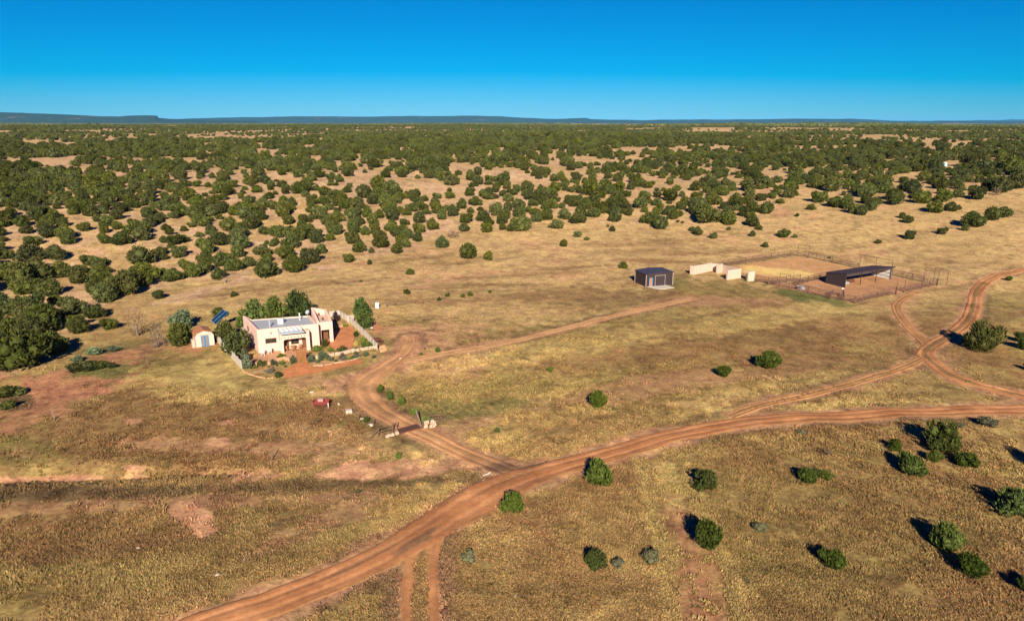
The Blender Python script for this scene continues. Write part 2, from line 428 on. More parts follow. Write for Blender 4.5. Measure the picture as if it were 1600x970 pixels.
# ---------------------------------------------------------------- the ground sheet
def build_ground():
    rows = [24.0]
    while rows[-1] < 60000:
        r = rows[-1]
        st = min(r * r / (CAM_H * 680) * 1.05 + .06, 3.6) if r < 900 else r * .02
        rows.append(r + st)
    rows = np.array(rows)
    half = math.radians(46)
    fine = np.arange(-half, half, math.radians(.105))
    wide = np.concatenate([np.linspace(half, 2 * math.pi - half, 60)])
    ang = np.concatenate([fine, wide])          # closes on itself
    nA = len(ang); nR = len(rows)
    A, R = np.meshgrid(ang, rows)
    X = R * np.sin(A); Y = R * np.cos(A)
    Zz = height(X, Y)
    Zz = np.where(np.abs(A) > half + .05, np.minimum(Zz, 0.5 * fbm(X, Y, 60, 9, 2)) * 1.0, Zz)
    # the far plain keeps its level
    col = np.empty((nR, nA, 3))
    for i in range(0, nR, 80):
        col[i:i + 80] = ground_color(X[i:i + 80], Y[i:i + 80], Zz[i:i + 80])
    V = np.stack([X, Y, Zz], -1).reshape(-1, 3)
    i, j = np.meshgrid(np.arange(nR - 1), np.arange(nA), indexing='ij')
    j2 = (j + 1) % nA
    Fq = np.stack([i * nA + j, (i + 1) * nA + j, (i + 1) * nA + j2, i * nA + j2], -1).reshape(-1, 4)[:, ::-1]
    # patch under the camera
    cidx = len(V)
    V = np.vstack([V, [[0, 0, 0]]]); cc = np.vstack([col.reshape(-1, 3), [list(GOLD)]])
    me = mesh_np("ground", V, Fq[:, ::1], None, True)
    # centre fan as a second mesh is avoided: add triangles through from_pydata-free path
    import bmesh
    at = me.color_attributes.new("soil", 'FLOAT_COLOR', 'POINT')
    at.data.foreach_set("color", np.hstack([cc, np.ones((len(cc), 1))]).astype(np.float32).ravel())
    bm = bmesh.new(); bm.from_mesh(me); bm.verts.ensure_lookup_table()
    for k in range(nA):
        bm.faces.new((bm.verts[cidx], bm.verts[k], bm.verts[(k + 1) % nA]))
    bmesh.ops.recalc_face_normals(bm, faces=bm.faces[-nA:])
    bm.to_mesh(me); bm.free()
    for p in list(me.polygons)[-nA:]:
        pass
    m = bpy.data.materials.new("dry_grassland"); m.use_nodes = True
    n, l = m.node_tree.nodes, m.node_tree.links
    b = n["Principled BSDF"]; b.inputs["Roughness"].default_value = .95; b.inputs["Specular IOR Level"].default_value = .05
    vc = n.new("ShaderNodeAttribute"); vc.attribute_name = "soil"
    geo = n.new("ShaderNodeNewGeometry")
    def nz(scale, det, rough=.6):
        t = n.new("ShaderNodeTexNoise"); t.inputs["Scale"].default_value = scale; t.inputs["Detail"].default_value = det; t.inputs["Roughness"].default_value = rough
        l.new(geo.outputs["Position"], t.inputs["Vector"]); return t
    def rng_(src, lo, hi, a=.3, c=.7):
        r = n.new("ShaderNodeMapRange"); r.inputs[1].default_value = a; r.inputs[2].default_value = c; r.inputs[3].default_value = lo; r.inputs[4].default_value = hi
        l.new(src, r.inputs[0]); return r.outputs[0]
    def mul(c, f):
        x = n.new("ShaderNodeMix"); x.data_type = 'RGBA'; x.blend_type = 'MULTIPLY'; x.inputs[0].default_value = 1
        l.new(c, x.inputs[6]); l.new(f, x.inputs[7]); return x.outputs[2]
    n1 = nz(2.2, 7, .7); n2 = nz(.42, 5, .65); n3 = nz(.035, 4, .6)
    c = mul(vc.outputs["Color"], rng_(n1.outputs[0], .60, 1.36))
    c = mul(c, rng_(n2.outputs[0], .80, 1.2))
    c = mul(c, rng_(n3.outputs[0], .92, 1.08))
    n4 = nz(1.05, 9, .72); n5 = nz(.22, 6, .6)
    c = mul(c, rng_(n4.outputs[0], 1.0, .70, .53, .61))
    c = mul(c, rng_(n5.outputs[0], 1.0, .80, .54, .60))
    hs_ = n.new("ShaderNodeHueSaturation"); hs_.inputs['Saturation'].default_value = .93; l.new(c, hs_.inputs["Color"]); l.new(rng_(n2.outputs[0], .485, .512), hs_.inputs["Hue"])
    l.new(hs_.outputs[0], b.inputs["Base Color"])
    bp = n.new("ShaderNodeBump"); bp.inputs["Strength"].default_value = .55; bp.inputs["Distance"].default_value = .16
    l.new(n1.outputs[0], bp.inputs["Height"]); l.new(bp.outputs[0], b.inputs["Normal"])
    me.materials.append(m)
    o = link("ground", me); tag(o, kind="structure")
    return o
ground = build_ground()

# ---- road sheets
def road_mat(name, c1, c2, grass):
    m = bpy.data.materials.new(name); m.use_nodes = True
    n, l = m.node_tree.nodes, m.node_tree.links
    b = n["Principled BSDF"]; b.inputs["Roughness"].default_value = .95; b.inputs["Specular IOR Level"].default_value = .05
    vc = n.new("ShaderNodeAttribute"); vc.attribute_name = "soil"
    geo = n.new("ShaderNodeNewGeometry")
    t = n.new("ShaderNodeTexNoise"); t.inputs["Scale"].default_value = 1.6; t.inputs["Detail"].default_value = 9; t.inputs["Roughness"].default_value = .78
    l.new(geo.outputs["Position"], t.inputs["Vector"])
    r = n.new("ShaderNodeMapRange"); r.inputs[1].default_value = .3; r.inputs[2].default_value = .7; r.inputs[3].default_value = .70; r.inputs[4].default_value = 1.24
    l.new(t.outputs[0], r.inputs[0])
    x = n.new("ShaderNodeMix"); x.data_type = 'RGBA'; x.blend_type = 'MULTIPLY'; x.inputs[0].default_value = 1
    l.new(vc.outputs["Color"], x.inputs[6]); l.new(r.outputs[0], x.inputs[7]); l.new(x.outputs[2], b.inputs["Base Color"])
    bp = n.new("ShaderNodeBump"); bp.inputs["Strength"].default_value = .5; bp.inputs["Distance"].default_value = .05
    l.new(t.outputs[0], bp.inputs["Height"]); l.new(bp.outputs[0], b.inputs["Normal"])
    return m
ROADM = road_mat("packed_red_dirt", None, None, None)

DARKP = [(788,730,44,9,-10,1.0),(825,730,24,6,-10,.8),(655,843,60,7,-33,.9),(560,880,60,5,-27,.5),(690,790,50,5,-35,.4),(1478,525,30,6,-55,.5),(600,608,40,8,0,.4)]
def road_color(s, u, x, y, hw, two, grass):
    """s along, u across (-1..1): wheel tracks pale and smooth, crown and verges darker or grassy"""
    n1 = fbm(x, y, 2.5, 60, 3); n2 = fbm(s, u * 3, 14, 61, 3)
    base = np.array((.43, .178, .070)); pale = np.array((.58, .275, .120)); dark = np.array((.22, .092, .040))
    col = np.ones(np.shape(x) + (3,)) * base
    def mx(c, w):
        w = np.clip(w, 0, 1)[..., None]; col[...] = col * (1 - w) + c * w
    tr = np.exp(-((np.abs(u) - (.60 if two > .6 else .45)) / .2) ** 2)
    mx(pale, tr * .55 + .30 * n1)
    mx(dark, np.exp(-((np.abs(u) - .62) / .07) ** 2) * sstep(-.1, .7, n2) * .6)
    mx(dark, np.exp(-((np.abs(u + .05) - .2) / .06) ** 2) * sstep(0, .7, -n2) * .5)
    if two: mx(grass, (sstep(.50, .28, np.abs(u) + .16 * n1 + .08 * n2) if two > .6 else sstep(.40, .12, np.abs(u) + .22 * n1 + .10 * n2)) * two)
    mx(dark, sstep(.55, .95, fbm(x, y, 11, 63, 2)) * .45)
    if not two:
        mx(np.array((.13, .085, .04)), np.exp(-((u - .90 - .06 * n1) / .055) ** 2) * .9 * sstep(-.5, .2, n2))
        mx(dark * .9, np.exp(-((u + .02 + .05 * n1) / .10) ** 2) * .55 * sstep(-22, -34, x) )
    elif two > .6: mx(np.array((.16, .115, .045)), sstep(.30, .12, np.abs(u) + .2 * n1) * .7)
    mx(grass, sstep(.8, 1.05, np.abs(u) + .16 * n1) * .5)
    n3 = fbm(s * .35, u * 9, 1.0, 64, 3, .6)
    mx(dark, sstep(.35, .9, n3) * .3 * sstep(-.3, .5, n2)); mx(pale, sstep(.35, .9, -n3) * .35)
    return np.clip(col * (1 + .12 * n1)[..., None], .02, .8)

def build_road(name, line, hw, lift, two=0.0, nacross=30, wide=None, worn=0.0, pale=0.0):
    d = np.gradient(line, axis=0); L = np.linalg.norm(d, axis=1, keepdims=True); d = d / np.maximum(L, 1e-6)
    nrm = np.stack([d[:, 1], -d[:, 0]], -1)
    s = np.concatenate([[0], np.cumsum(np.linalg.norm(np.diff(line, axis=0), axis=1))])
    wl_ = hw * (1 + .13 * fbm(s, s * 0, 6, 70, 4, .7)); wr_ = hw * (1 + .13 * fbm(s, s * 0 + 50, 6, 71, 4, .7))
    if wide:
        bx, by, br_, bw = wide; k = 1 + bw * np.exp(-((line[:, 0] - bx) ** 2 + (line[:, 1] - by) ** 2) / br_ ** 2); wl_ = wl_ * k; wr_ = wr_ * k
    u = np.linspace(-1, 1, nacross)
    off = np.where(u[None, :] < 0, u[None, :] * wl_[:, None], u[None, :] * wr_[:, None])
    X = line[:, 0:1] + nrm[:, 0:1] * off; Y = line[:, 1:2] + nrm[:, 1:2] * off
    rut = .06 * np.exp(-((np.abs(u) - .42) / .16) ** 2)[None, :]
    Z = height(X, Y) + lift - rut + .02
    # verges sink into the grass
    Z = Z - .07 * sstep(.88, 1.0, np.abs(u))[None, :]
    S = np.repeat(s[:, None], nacross, 1); U = np.repeat(u[None, :], len(line), 0)
    gcol = ground_color(X, Y, Z); dull = np.array((.27, .165, .06)); gcol = (.85 * gcol + .15 * dull) * .9 if two > .6 else .5 * gcol + .5 * dull
    col = road_color(S, U, X, Y, hw, two, gcol)
    if pale: col = col * (1 - pale) + np.array((.56, .335, .165)) * (col[..., :1] / .45) * pale
    if worn: col = col * (1 - worn) + gcol * worn
    n1_ = fbm(X, Y, 2.5, 60, 3)
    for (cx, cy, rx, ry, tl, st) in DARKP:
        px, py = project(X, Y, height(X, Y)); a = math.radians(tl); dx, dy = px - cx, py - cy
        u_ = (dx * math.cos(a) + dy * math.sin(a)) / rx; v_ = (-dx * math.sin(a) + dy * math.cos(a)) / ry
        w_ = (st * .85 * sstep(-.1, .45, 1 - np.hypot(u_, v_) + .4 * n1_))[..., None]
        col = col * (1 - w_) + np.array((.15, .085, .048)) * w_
    V = np.stack([X, Y, Z], -1).reshape(-1, 3); n = len(line)
    i, j = np.meshgrid(np.arange(n - 1), np.arange(nacross - 1), indexing='ij')
    Fq = np.stack([i * nacross + j, i * nacross + j + 1, (i + 1) * nacross + j + 1, (i + 1) * nacross + j], -1).reshape(-1, 4)
    me = mesh_np(name, V, Fq[:, ::-1] if False else Fq, ROADM, True)
    at = me.color_attributes.new("soil", 'FLOAT_COLOR', 'POINT')
    c = col.reshape(-1, 3)
    at.data.foreach_set("color", np.hstack([c, np.ones((len(c), 1))]).astype(np.float32).ravel())
    o = link(name, me); tag(o, kind="structure"); return o
JX = G(745, 785)
build_road("dirt_road", MAIN, 1.72, .10, wide=(JX.x, JX.y, 9.0, .6))
build_road("driveway", DRIVE, 1.45, .075, two=.55, pale=.35, wide=(G(575, 605).x, G(575, 605).y, 8.0, .5))
build_road("dirt_track", BARN, 1.0, .06, two=.5, worn=.3, pale=.6)
build_road("dirt_track", LOOP, 1.35, .07, two=.7)
build_road("dirt_track", SPUR, .95, .055, two=.95, worn=.55)
build_road("dirt_track", CUT, .9, .06, two=.85, worn=.6)
build_road("dirt_track", SOUTH, 1.55, .065, two=1.0, worn=.15)

# ---------------------------------------------------------------- far mesas
def mesa(name, prof, dist, depth, m, seed):
    """prof: (px, py of the rim) in the photograph -> heights at distance dist"""
    prof = np.array(prof, dtype=float)
    pxs = np.arange(prof[0, 0], prof[-1, 0] + 1, 2.5)
    pys = np.interp(pxs, prof[:, 0], prof[:, 1])
    rows = 16
    X = np.zeros((rows, len(pxs))); Y = X.copy(); Z = X.copy()
    for r in range(rows):
        t = r / (rows - 1)
        dd = dist + depth * t
        u = (pxs - 800) / F; v = (485 - pys) / F
        dy = cp + v * sp; dz = -sp + v * cp
        rim = CAM_H + dz / dy * (dist + depth * .35)
        nn = fbm(u * 9000, u * 0 + seed * 77, 900, seed, 4, .6)
        base = 12.0
        prf = sstep(0, .35, t + .05 * nn)
        if t > .35: prf = 1.0 + 0 * nn
        Z[r] = base + (rim - base) * (prf if t < .35 else 1 - .25 * (t - .35))
        Y[r] = dd * dy; X[r] = dd * u
        Y[r] = dd + 250 * nn * (1 - t)
        X[r] = u / dy * dd
        Z[r] += (12 * fbm(X[r], Y[r], 700, seed + 5, 3)) * min(1, t * 3) * (t < .34)
    V = np.stack([X, Y, Z], -1).reshape(-1, 3); n = len(pxs)
    i, j = np.meshgrid(np.arange(rows - 1), np.arange(n - 1), indexing='ij')
    Fq = np.stack([i * n + j, i * n + j + 1, (i + 1) * n + j + 1, (i + 1) * n + j], -1).reshape(-1, 4)
    me = mesh_np(name, V, Fq, m, True)
    o = link(name, me); tag(o, kind="structure"); return o
mm = bpy.data.materials.new("wooded_mesa"); mm.use_nodes = True
n_, l_ = mm.node_tree.nodes, mm.node_tree.links
b_ = n_["Principled BSDF"]; b_.inputs["Roughness"].default_value = 1; b_.inputs["Specular IOR Level"].default_value = 0
g_ = n_.new("ShaderNodeNewGeometry"); t_ = n_.new("ShaderNodeTexNoise"); t_.inputs["Scale"].default_value = .0035; t_.inputs["Detail"].default_value = 8; t_.inputs["Roughness"].default_value = .7
r_ = n_.new("ShaderNodeValToRGB"); r_.color_ramp.elements[0].position = .60; r_.color_ramp.elements[1].position = .72
r_.color_ramp.elements[0].color = (.035, .05, .022, 1); r_.color_ramp.elements[1].color = (.28, .17, .10, 1)
l_.new(g_.outputs["Position"], t_.inputs["Vector"]); l_.new(t_.outputs[0], r_.inputs[0]); l_.new(r_.outputs[0], b_.inputs["Base Color"])
mesa("mesa", [(-400,172),(-100,173),(0,175),(60,177),(120,179.5),(160,182),(190,182),(200,181),(244,181),(247,181.4),(250,185),(330,188),(400,190)], 9500, 3500, mm, 1)
mesa("mesa", [(180,190),(240,188),(300,185),(350,184),(420,183),(540,182.5),(640,182),(720,181),(780,182),(820,185),(870,186),(900,185),(915,184.5),(925,187),(1000,188.5),(1050,189)], 14000, 4000, mm, 2)
mesa("mesa", [(820,190),(900,189),(1000,188),(1060,187),(1150,187),(1240,185.5),(1330,186),(1380,189),(1430,190.5),(1480,189),(1550,189.5),(1620,190),(1700,190),(2100,190)], 15500, 4000, mm, 3)
mesa("mesa", [(1380,189),(1480,189),(1560,188),(1580,187),(1620,187),(1800,186),(2100,185)], 24000, 4000, mm, 4)

# ---------------------------------------------------------------- trees and shrubs
def tufts(centres, normals, size, seed, upward=.4, per=3, slim=.55):
    """leaf sprays: each centre gets `per` crossed pointed quads in one connected island"""
    r = np.random.default_rng(seed)
    n = len(centres)
    up = np.array([0, 0, 1.0])
    V = []; Q = []
    base = 0
    for k in range(per):
        d = normals + up * upward + r.normal(0, .42, (n, 3)); d /= np.linalg.norm(d, axis=1, keepdims=True)
        s = r.normal(0, 1, (n, 3)); s -= (s * d).sum(1, keepdims=True) * d; s /= np.linalg.norm(s, axis=1, keepdims=True)
        L = size * r.uniform(.7, 1.35, (n, 1)); W = L * slim
        p0 = centres - d * L * .45
        a = p0; b = p0 + d * L * .5 + s * W * .5; c = p0 + d * L * 1.1; e = p0 + d * L * .5 - s * W * .5
        V.append(np.stack([b, c, e], 1)); V_a = a
        if k == 0: root = a[:, None, :]
    allv = np.concatenate([root] + V, 1)               # n, 1+3*per, 3
    m = allv.shape[1]
    idx = np.arange(n)[:, None] * m
    for k in range(per):
        Q.append(np.concatenate([idx, idx + 1 + 3 * k, idx + 2 + 3 * k, idx + 3 + 3 * k], 1))
    return allv.reshape(-1, 3), np.concatenate(Q, 0)

def ico(sub=2):
    import bmesh
    bm = bmesh.new(); bmesh.ops.create_icosphere(bm, subdivisions=sub, radius=1)
    v = np.array([x.co[:] for x in bm.verts]); f = np.array([[q.index for q in p.verts] for p in bm.faces]); bm.free()
    return v, f
ICO2 = ico(2); ICO1 = ico(1)

def inner_mass(m):
    """the same leaves, too dense to tell sprays apart: one even middle tone"""
    nm = m.name + "_mass"
    if nm in MATS: return MATS[nm]
    m2 = m.copy(); m2.name = nm; nt = m2.node_tree
    cr = [q for q in nt.nodes if q.type == 'VALTORGB'][0]
    for l in list(cr.inputs[0].links): nt.links.remove(l)
    n = nt.nodes.new("ShaderNodeTexNoise"); n.inputs["Scale"].default_value = 9.0; n.inputs["Detail"].default_value = 5
    tc = nt.nodes.new("ShaderNodeTexCoord"); nt.links.new(tc.outputs["Object"], n.inputs["Vector"])
    nt.links.new(n.outputs[0], cr.inputs[0]); cr.color_ramp.elements[0].position = .25; cr.color_ramp.elements[1].position = 1.0
    bp = nt.nodes.new("ShaderNodeBump"); bp.inputs["Distance"].default_value = .25; nt.links.new(n.outputs[0], bp.inputs["Height"])
    nt.links.new(bp.outputs[0], [q for q in nt.nodes if q.type == 'BSDF_PRINCIPLED'][0].inputs["Normal"])
    MATS[nm] = m2
    return m2

def crown(name, seed, m, W=1.0, H=.8, nl=9, ntuft=900, size=.1, base=.04, spread=1.0, core=.8, upright=.5, cone=0.0, slim=.55, icos=ICO2, per=3):
    """a crown of several lobes of leaf sprays, about W wide and H tall, standing on z=0"""
    r = np.random.default_rng(seed)
    lobes = []
    for k in range(nl):
        a = 2 * math.pi * (k + r.uniform(-.3, .3)) / max(1, nl - 2); rr = r.uniform(.16, .37) * W * spread
        if k >= nl - 2: rr *= .3
        z = H * (r.uniform(.28, .66) if k < nl - 2 else r.uniform(.55, .78))
        R = r.uniform(.14, .27) * W * (1.0 if k < nl - 2 else .95)
        if cone: rr *= 1 - cone * z / H * .8; R *= 1 - cone * .6 * z / H
        lobes.append((math.cos(a) * rr, math.sin(a) * rr, z, R, R * r.uniform(.85, 1.2) * H / W / .8))
    lobes.append((r.uniform(-.06, .06) * W, r.uniform(-.06, .06) * W, H * .40, .27 * W * (1 - .3 * cone), H * .38))
    lobes.append((r.uniform(-.1, .1) * W, r.uniform(-.1, .1) * W, H * .24, .31 * W, H * .24))
    cs, ns = [], []
    tot = sum(l[3] * l[3] for l in lobes)
    for (lx, ly, lz, R, Rz) in lobes:
        n = int(ntuft * R * R / tot)
        d = r.normal(0, 1, (n, 3)); d /= np.linalg.norm(d, axis=1, keepdims=True)
        rad = r.uniform(.70, 1.10, (n, 1))
        c = np.array([lx, ly, lz]) + d * rad * np.array([R, R, Rz])
        keep = c[:, 2] > base * H + .02
        # drop sprays well inside other lobes
        for (ox, oy, oz, OR, OZ) in lobes:
            q = ((c - np.array([ox, oy, oz])) / np.array([OR, OR, OZ]))
            keep &= ~((q * q).sum(1) < .55)
        cs.append(c[keep]); ns.append(d[keep])
    cs = np.concatenate(cs); ns = np.concatenate(ns)
    # patchy: thin some sides so what is behind shows through
    g = vnoise(cs[:, 0] / W * 7 + seed, cs[:, 1] / W * 7 + cs[:, 2] / W * 5, seed)
    kp = g > .27
    V, Q = tufts(cs[kp], ns[kp], size * W, seed + 1, upright, per, slim)
    # inner wood and leaf mass, one closed lump per lobe, as quads (degenerate last corner avoided: triangles doubled)
    Vs = [V]; T = []; off = len(V)
    for (lx, ly, lz, R, Rz) in lobes:
        v = icos[0].copy(); dsp = 1 + .16 * r.normal(0, 1, (len(v), 1)); v = v * dsp * np.array([R, R, Rz]) * core + np.array([lx, ly, lz])
        v[:, 2] = np.maximum(v[:, 2], .0)
        Vs.append(v); T.append(icos[1] + off); off += len(v)
    V = np.concatenate(Vs); T = np.concatenate(T)
    ex = np.percentile(np.abs(V[:, :2]), 97.5) / (.475 * W); V[:, :2] /= ex; V[:, 2] *= H / np.percentile(V[:, 2], 99.3)
    me = bpy.data.meshes.new(name)
    nq, nt = len(Q), len(T)
    me.vertices.add(len(V)); me.vertices.foreach_set("co", V.astype(np.float32).ravel())
    me.loops.add(nq * 4 + nt * 3)
    me.loops.foreach_set("vertex_index", np.concatenate([Q.ravel(), T.ravel()]).astype(np.int32))
    me.polygons.add(nq + nt)
    me.polygons.foreach_set("loop_start", np.concatenate([np.arange(nq) * 4, nq * 4 + np.arange(nt) * 3]).astype(np.int32))
    me.polygons.foreach_set("loop_total", np.concatenate([np.full(nq, 4), np.full(nt, 3)]).astype(np.int32))
    me.update(calc_edges=True); me.materials.append(m); me.materials.append(inner_mass(m))
    me.polygons.foreach_set("material_index", np.concatenate([np.zeros(nq), np.ones(nt)]).astype(np.int32))
    return me

def trunk_mesh(name, seed, m, W=1.0, H=.8, n=5, r0=.035):
    r = random.Random(seed); mb = MB()
    mb.bar((0, 0, -.12), (r.uniform(-.03, .03), r.uniform(-.03, .03), H * .3), r0, 7, r0 * .75)
    for k in range(n):
        a = 2 * math.pi * k / n + r.uniform(-.4, .4); l = r.uniform(.2, .34) * W
        p1 = Vector((math.cos(a) * l * .35, math.sin(a) * l * .35, H * r.uniform(.22, .34)))
        p2 = Vector((math.cos(a) * l, math.sin(a) * l, H * r.uniform(.5, .8)))
        mb.bar((0, 0, H * .08 * k / n), p1, r0 * .6, 5, r0 * .42); mb.bar(p1, p2, r0 * .42, 5, r0 * .14)
    me = bpy.data.meshes.new(name); me.from_pydata(mb.v, [], mb.f); me.materials.append(m); me.update()
    return me

M_JUN = foliage("juniper_leaf", (.036, .044, .007), (.140, .148, .026))
M_JUNF = foliage("juniper_leaf_fresh", (.032, .048, .006), (.15, .19, .022))
M_SAGE = foliage("sagebrush_leaf", (.085, .082, .038), (.22, .20, .105))
M_DEAD = foliage("dry_twigs", (.11, .062, .03), (.26, .15, .075))
M_RUSTLEAF = foliage("dead_needles", (.11, .055, .022), (.22, .12, .05))
M_BARK = mat("juniper_bark", (.20, .145, .10), .95, noise=.3, nscale=8)
M_BARKG = mat("dead_wood", (.26, .20, .15), .95, noise=.25, nscale=8)
M_BRIGHT = foliage("bright_leaf", (.05, .10, .012), (.16, .25, .03))
M_OLIVEL = foliage("russian_olive_leaf", (.07, .10, .05), (.20, .25, .13))

NV = 7
TREES = [(crown("juniper_crown", 100 + k, M_JUN, 1.0, [.72, .8, .66, .85, .75, .62, .78][k], 7 + k % 4, 2600, .068, spread=1.05 if k % 2 else .9, core=.68), trunk_mesh("juniper_trunk", 10 + k, M_BARK)) for k in range(NV)]
BUSHES = [(crown("juniper_bush_crown", 200 + k, M_JUN if k < 1 else M_JUNF, 1.0, [.82, .74, .9, .8, .7][k], 8 + k % 3, 2600, .105, spread=1.05, upright=2.3, slim=.22, core=.60), trunk_mesh("juniper_stem", 30 + k, M_BARK)) for k in range(5)]
SAGES = [(crown("sage_crown", 300 + k, M_SAGE, 1.0, .62, 7, 900, .075, upright=.9, slim=.35, core=.7), trunk_mesh("sage_stem", 40 + k, M_BARKG, r0=.02)) for k in range(3)]
DEADS = [(crown("dead_crown", 320 + k, M_DEAD, 1.0, .6, 6, 420, .10, upright=.6, slim=.12, core=.25), trunk_mesh("dead_stem", 50 + k, M_BARKG, n=8, r0=.03)) for k in range(2)]

occupied = []      # x, y, radius of every placed tree
def plant(kind, px, py, w, label, group=None, cat=None, h=None, rz=None, meshes=None, idx=None):
    """a plant whose front foot is at px,py and that is w photo pixels wide"""
    g = G(px, py)
    dist = (g - Vector((0, 0, CAM_H))).length
    W = w / F * dist
    dirv = Vector((g.x, g.y)).normalized()
    x, y = g.x + dirv.x * W * .30, g.y + dirv.y * W * .30
    return plant_at(kind, x, y, W, label, group, cat, h, rz, meshes, idx)

KINDS_ = {"juniper_tree": (TREES, "tree"), "juniper_bush": (BUSHES, "bush"), "sagebrush": (SAGES, "shrub"), "dead_bush": (DEADS, "dead bush")}
def plant_at(kind, x, y, W, label, group=None, cat=None, h=None, rz=None, meshes=None, idx=None):
    ms, c0 = KINDS_[kind] if meshes is None else (meshes, cat)
    k = random.randrange(len(ms)) if idx is None else idx
    cr, tr = ms[k]
    s = W * .97
    sz = s * (random.uniform(.9, 1.12) if h is None else h)
    o = thing(kind, label, cat or c0, (x, y, hz(x, y) - .03 * sz), random.uniform(0, 6.28) if rz is None else rz, group)
    o.scale = (s * random.uniform(.95, 1.08), s * random.uniform(.92, 1.08), sz)
    link("trunk", tr, o); link("crown", cr, o)
    occupied.append((x, y, W * .5))
    return o

# ---------------------------------------------------------------- junipers one can tell apart
def side(px):
    return "far left" if px < 250 else "left" if px < 520 else "left middle" if px < 760 else "middle" if px < 1000 else "right middle" if px < 1280 else "right" if px < 1480 else "far right"
EDGE = """35,578,72 123,522,30 171,516,24 92,537,14 75,540,18 118,494,38 75,520,50 249,468,18 152,462,30 195,463,50 122,445,30 139,416,20 164,413,13 50,490,40
25,495,30 5,485,30 45,460,40 80,463,34 45,532,40 8,532,40 160,452,36 270,441,34 222,416,40 95,435,32 62,440,40 35,450,40 8,440,40
417,435,40 459,427,34 485,414,38 504,397,18 496,381,22 545,411,19 525,368,26 510,352,15 500,345,34 465,378,36 435,372,28 441,340,29 445,400,28 410,400,32 390,417,22 365,425,30 341,438,26 347,417,26 378,370,26
577,414,8 619,397,19 635,387,18 653,378,17 691,388,20 734,405,33 763,407,16 641,430,13 636,460,12 699,464,8 686,470,8 723,465,8 735,463,9 766,458,6 562,395,26 580,396,10 553,382,27 570,368,15 593,376,22 611,363,26 632,353,16 613,345,22 654,350,21 654,366,20 677,360,25 726,362,18 728,350,24 754,347,25 761,364,20 783,351,19 786,360,14 799,362,16 583,352,24 554,346,24 561,334,12 683,335,19 709,339,20 721,327,20
881,386,13 902,371,13 917,376,9 870,358,27 815,362,35 840,348,18 853,341,22 864,327,20 902,351,31 883,344,22 927,340,27 943,334,14 961,348,22 982,338,12 957,362,10 950,355,5 1014,351,30 1034,359,28 1031,329,15 1081,362,10 1091,368,15 1059,348,5 1066,349,5 965,319,24 1001,326,28 1008,333,12 922,306,34 941,289,11 967,285,20 991,287,20 965,300,22 986,297,14 843,315,22 828,313,18 811,340,24 811,327,24 1047,315,30 1070,322,16 1087,325,28 1097,343,24
1103,351,42 1140,353,22 1162,339,16 1176,355,22 1186,360,10 1196,335,26 1175,333,20 1171,321,18 1150,325,28 1218,319,12 1207,311,14 1232,310,24 1267,329,13 1245,339,6 1115,373,12 1225,372,18 1242,372,7 1175,370,9 1196,387,10 1138,360,7 1169,300,21 1193,295,25 1278,318,22 1304,325,26 1322,327,24 1334,335,20
1345,337,16 1360,330,20 1396,321,24 1440,319,24 1472,317,26 1494,310,18 1526,313,20 1460,333,24 1485,331,15 1496,329,10 1419,349,14 1409,342,10 1518,356,28 1507,361,11 1548,345,20 1566,341,20 1472,367,13 1421,375,16 1372,381,9 1567,302,26 1587,296,30 1543,297,26 1461,269,18 1469,274,8 1470,296,20 1491,292,20 1508,281,20 1541,277,18 1351,309,24 1381,303,22 1422,301,24 1539,268,24 1515,262,26 1582,270,28"""
EDGE = [tuple(float(v) for v in t.split(",")) for t in EDGE.split()]
SPECIAL = {
    (734, 405): "large round dark green juniper alone on dry grass at the foot of the woods",
    (763, 407): "small bright green juniper beside the large round one below the slope",
    (641, 430): "small round juniper alone in the dry grass below the wooded slope, above the pipe fence",
    (636, 460): "small round juniper standing just above the short pipe fence, nearest the white tank",
    (35, 578): "very large olive green juniper at the left edge beside the bare red soil",
    (691, 388): "small dome shaped juniper on bare pinkish soil just outside the wooded slope",
    (881, 386): "little cone of a juniper in dry grass above the brown metal shed",
    (545, 411): "small low juniper at the bottom of the wooded slope above the house trees",
    (249, 468): "flat little dark bush alone on the grass left of the solar panels",
    (171, 516): "dark spreading bush alone on grass between dense wood and bare red soil",
    (417, 435): "biggest round juniper at the very foot of the slope above the house",
    (459, 427): "wide domed juniper right of the biggest one above the house",
    (1196, 387): "tiny dark juniper alone in the grass above the back corner of the arena",
    (1225, 372): "dark round juniper above the arena, a little bush at its right side",
    (1518, 356): "largest lone juniper in the far right grass, with a small bush at its left foot",
    (1472, 367): "small dome juniper on the far right grass, below and left of the largest lone one",
    (1421, 375): "low sprawling juniper in open grass above the loafing shed",
    (1267, 329): "small flat juniper alone on open grass right of the pink soil cut",
    (1419, 349): "small dark juniper in open grass at right, with a smaller one touching its left side",
    (123, 522): "dark juniper at the right rim of the dense wood, above the red bare soil",
    (961, 348): "lone bushy juniper in a grass gap at the foot of the middle slope",
    (1014, 351): "left one of two merged junipers in the grass above the metal shed",
    (1034, 359): "right lower one of two merged junipers in the grass above the metal shed",
}
small_n = 0
used_labels = {}
def uniq(label, px, py):
    """no two labels alike: add what can be found beside it"""
    if label not in used_labels:
        used_labels[label] = 1; return label
    used_labels[label] += 1
    return label
ORD = ["first", "second", "third", "fourth", "fifth", "sixth", "seventh", "eighth", "ninth", "tenth", "eleventh", "twelfth", "thirteenth", "fourteenth", "fifteenth", "sixteenth", "seventeenth", "eighteenth", "nineteenth", "twentieth"]
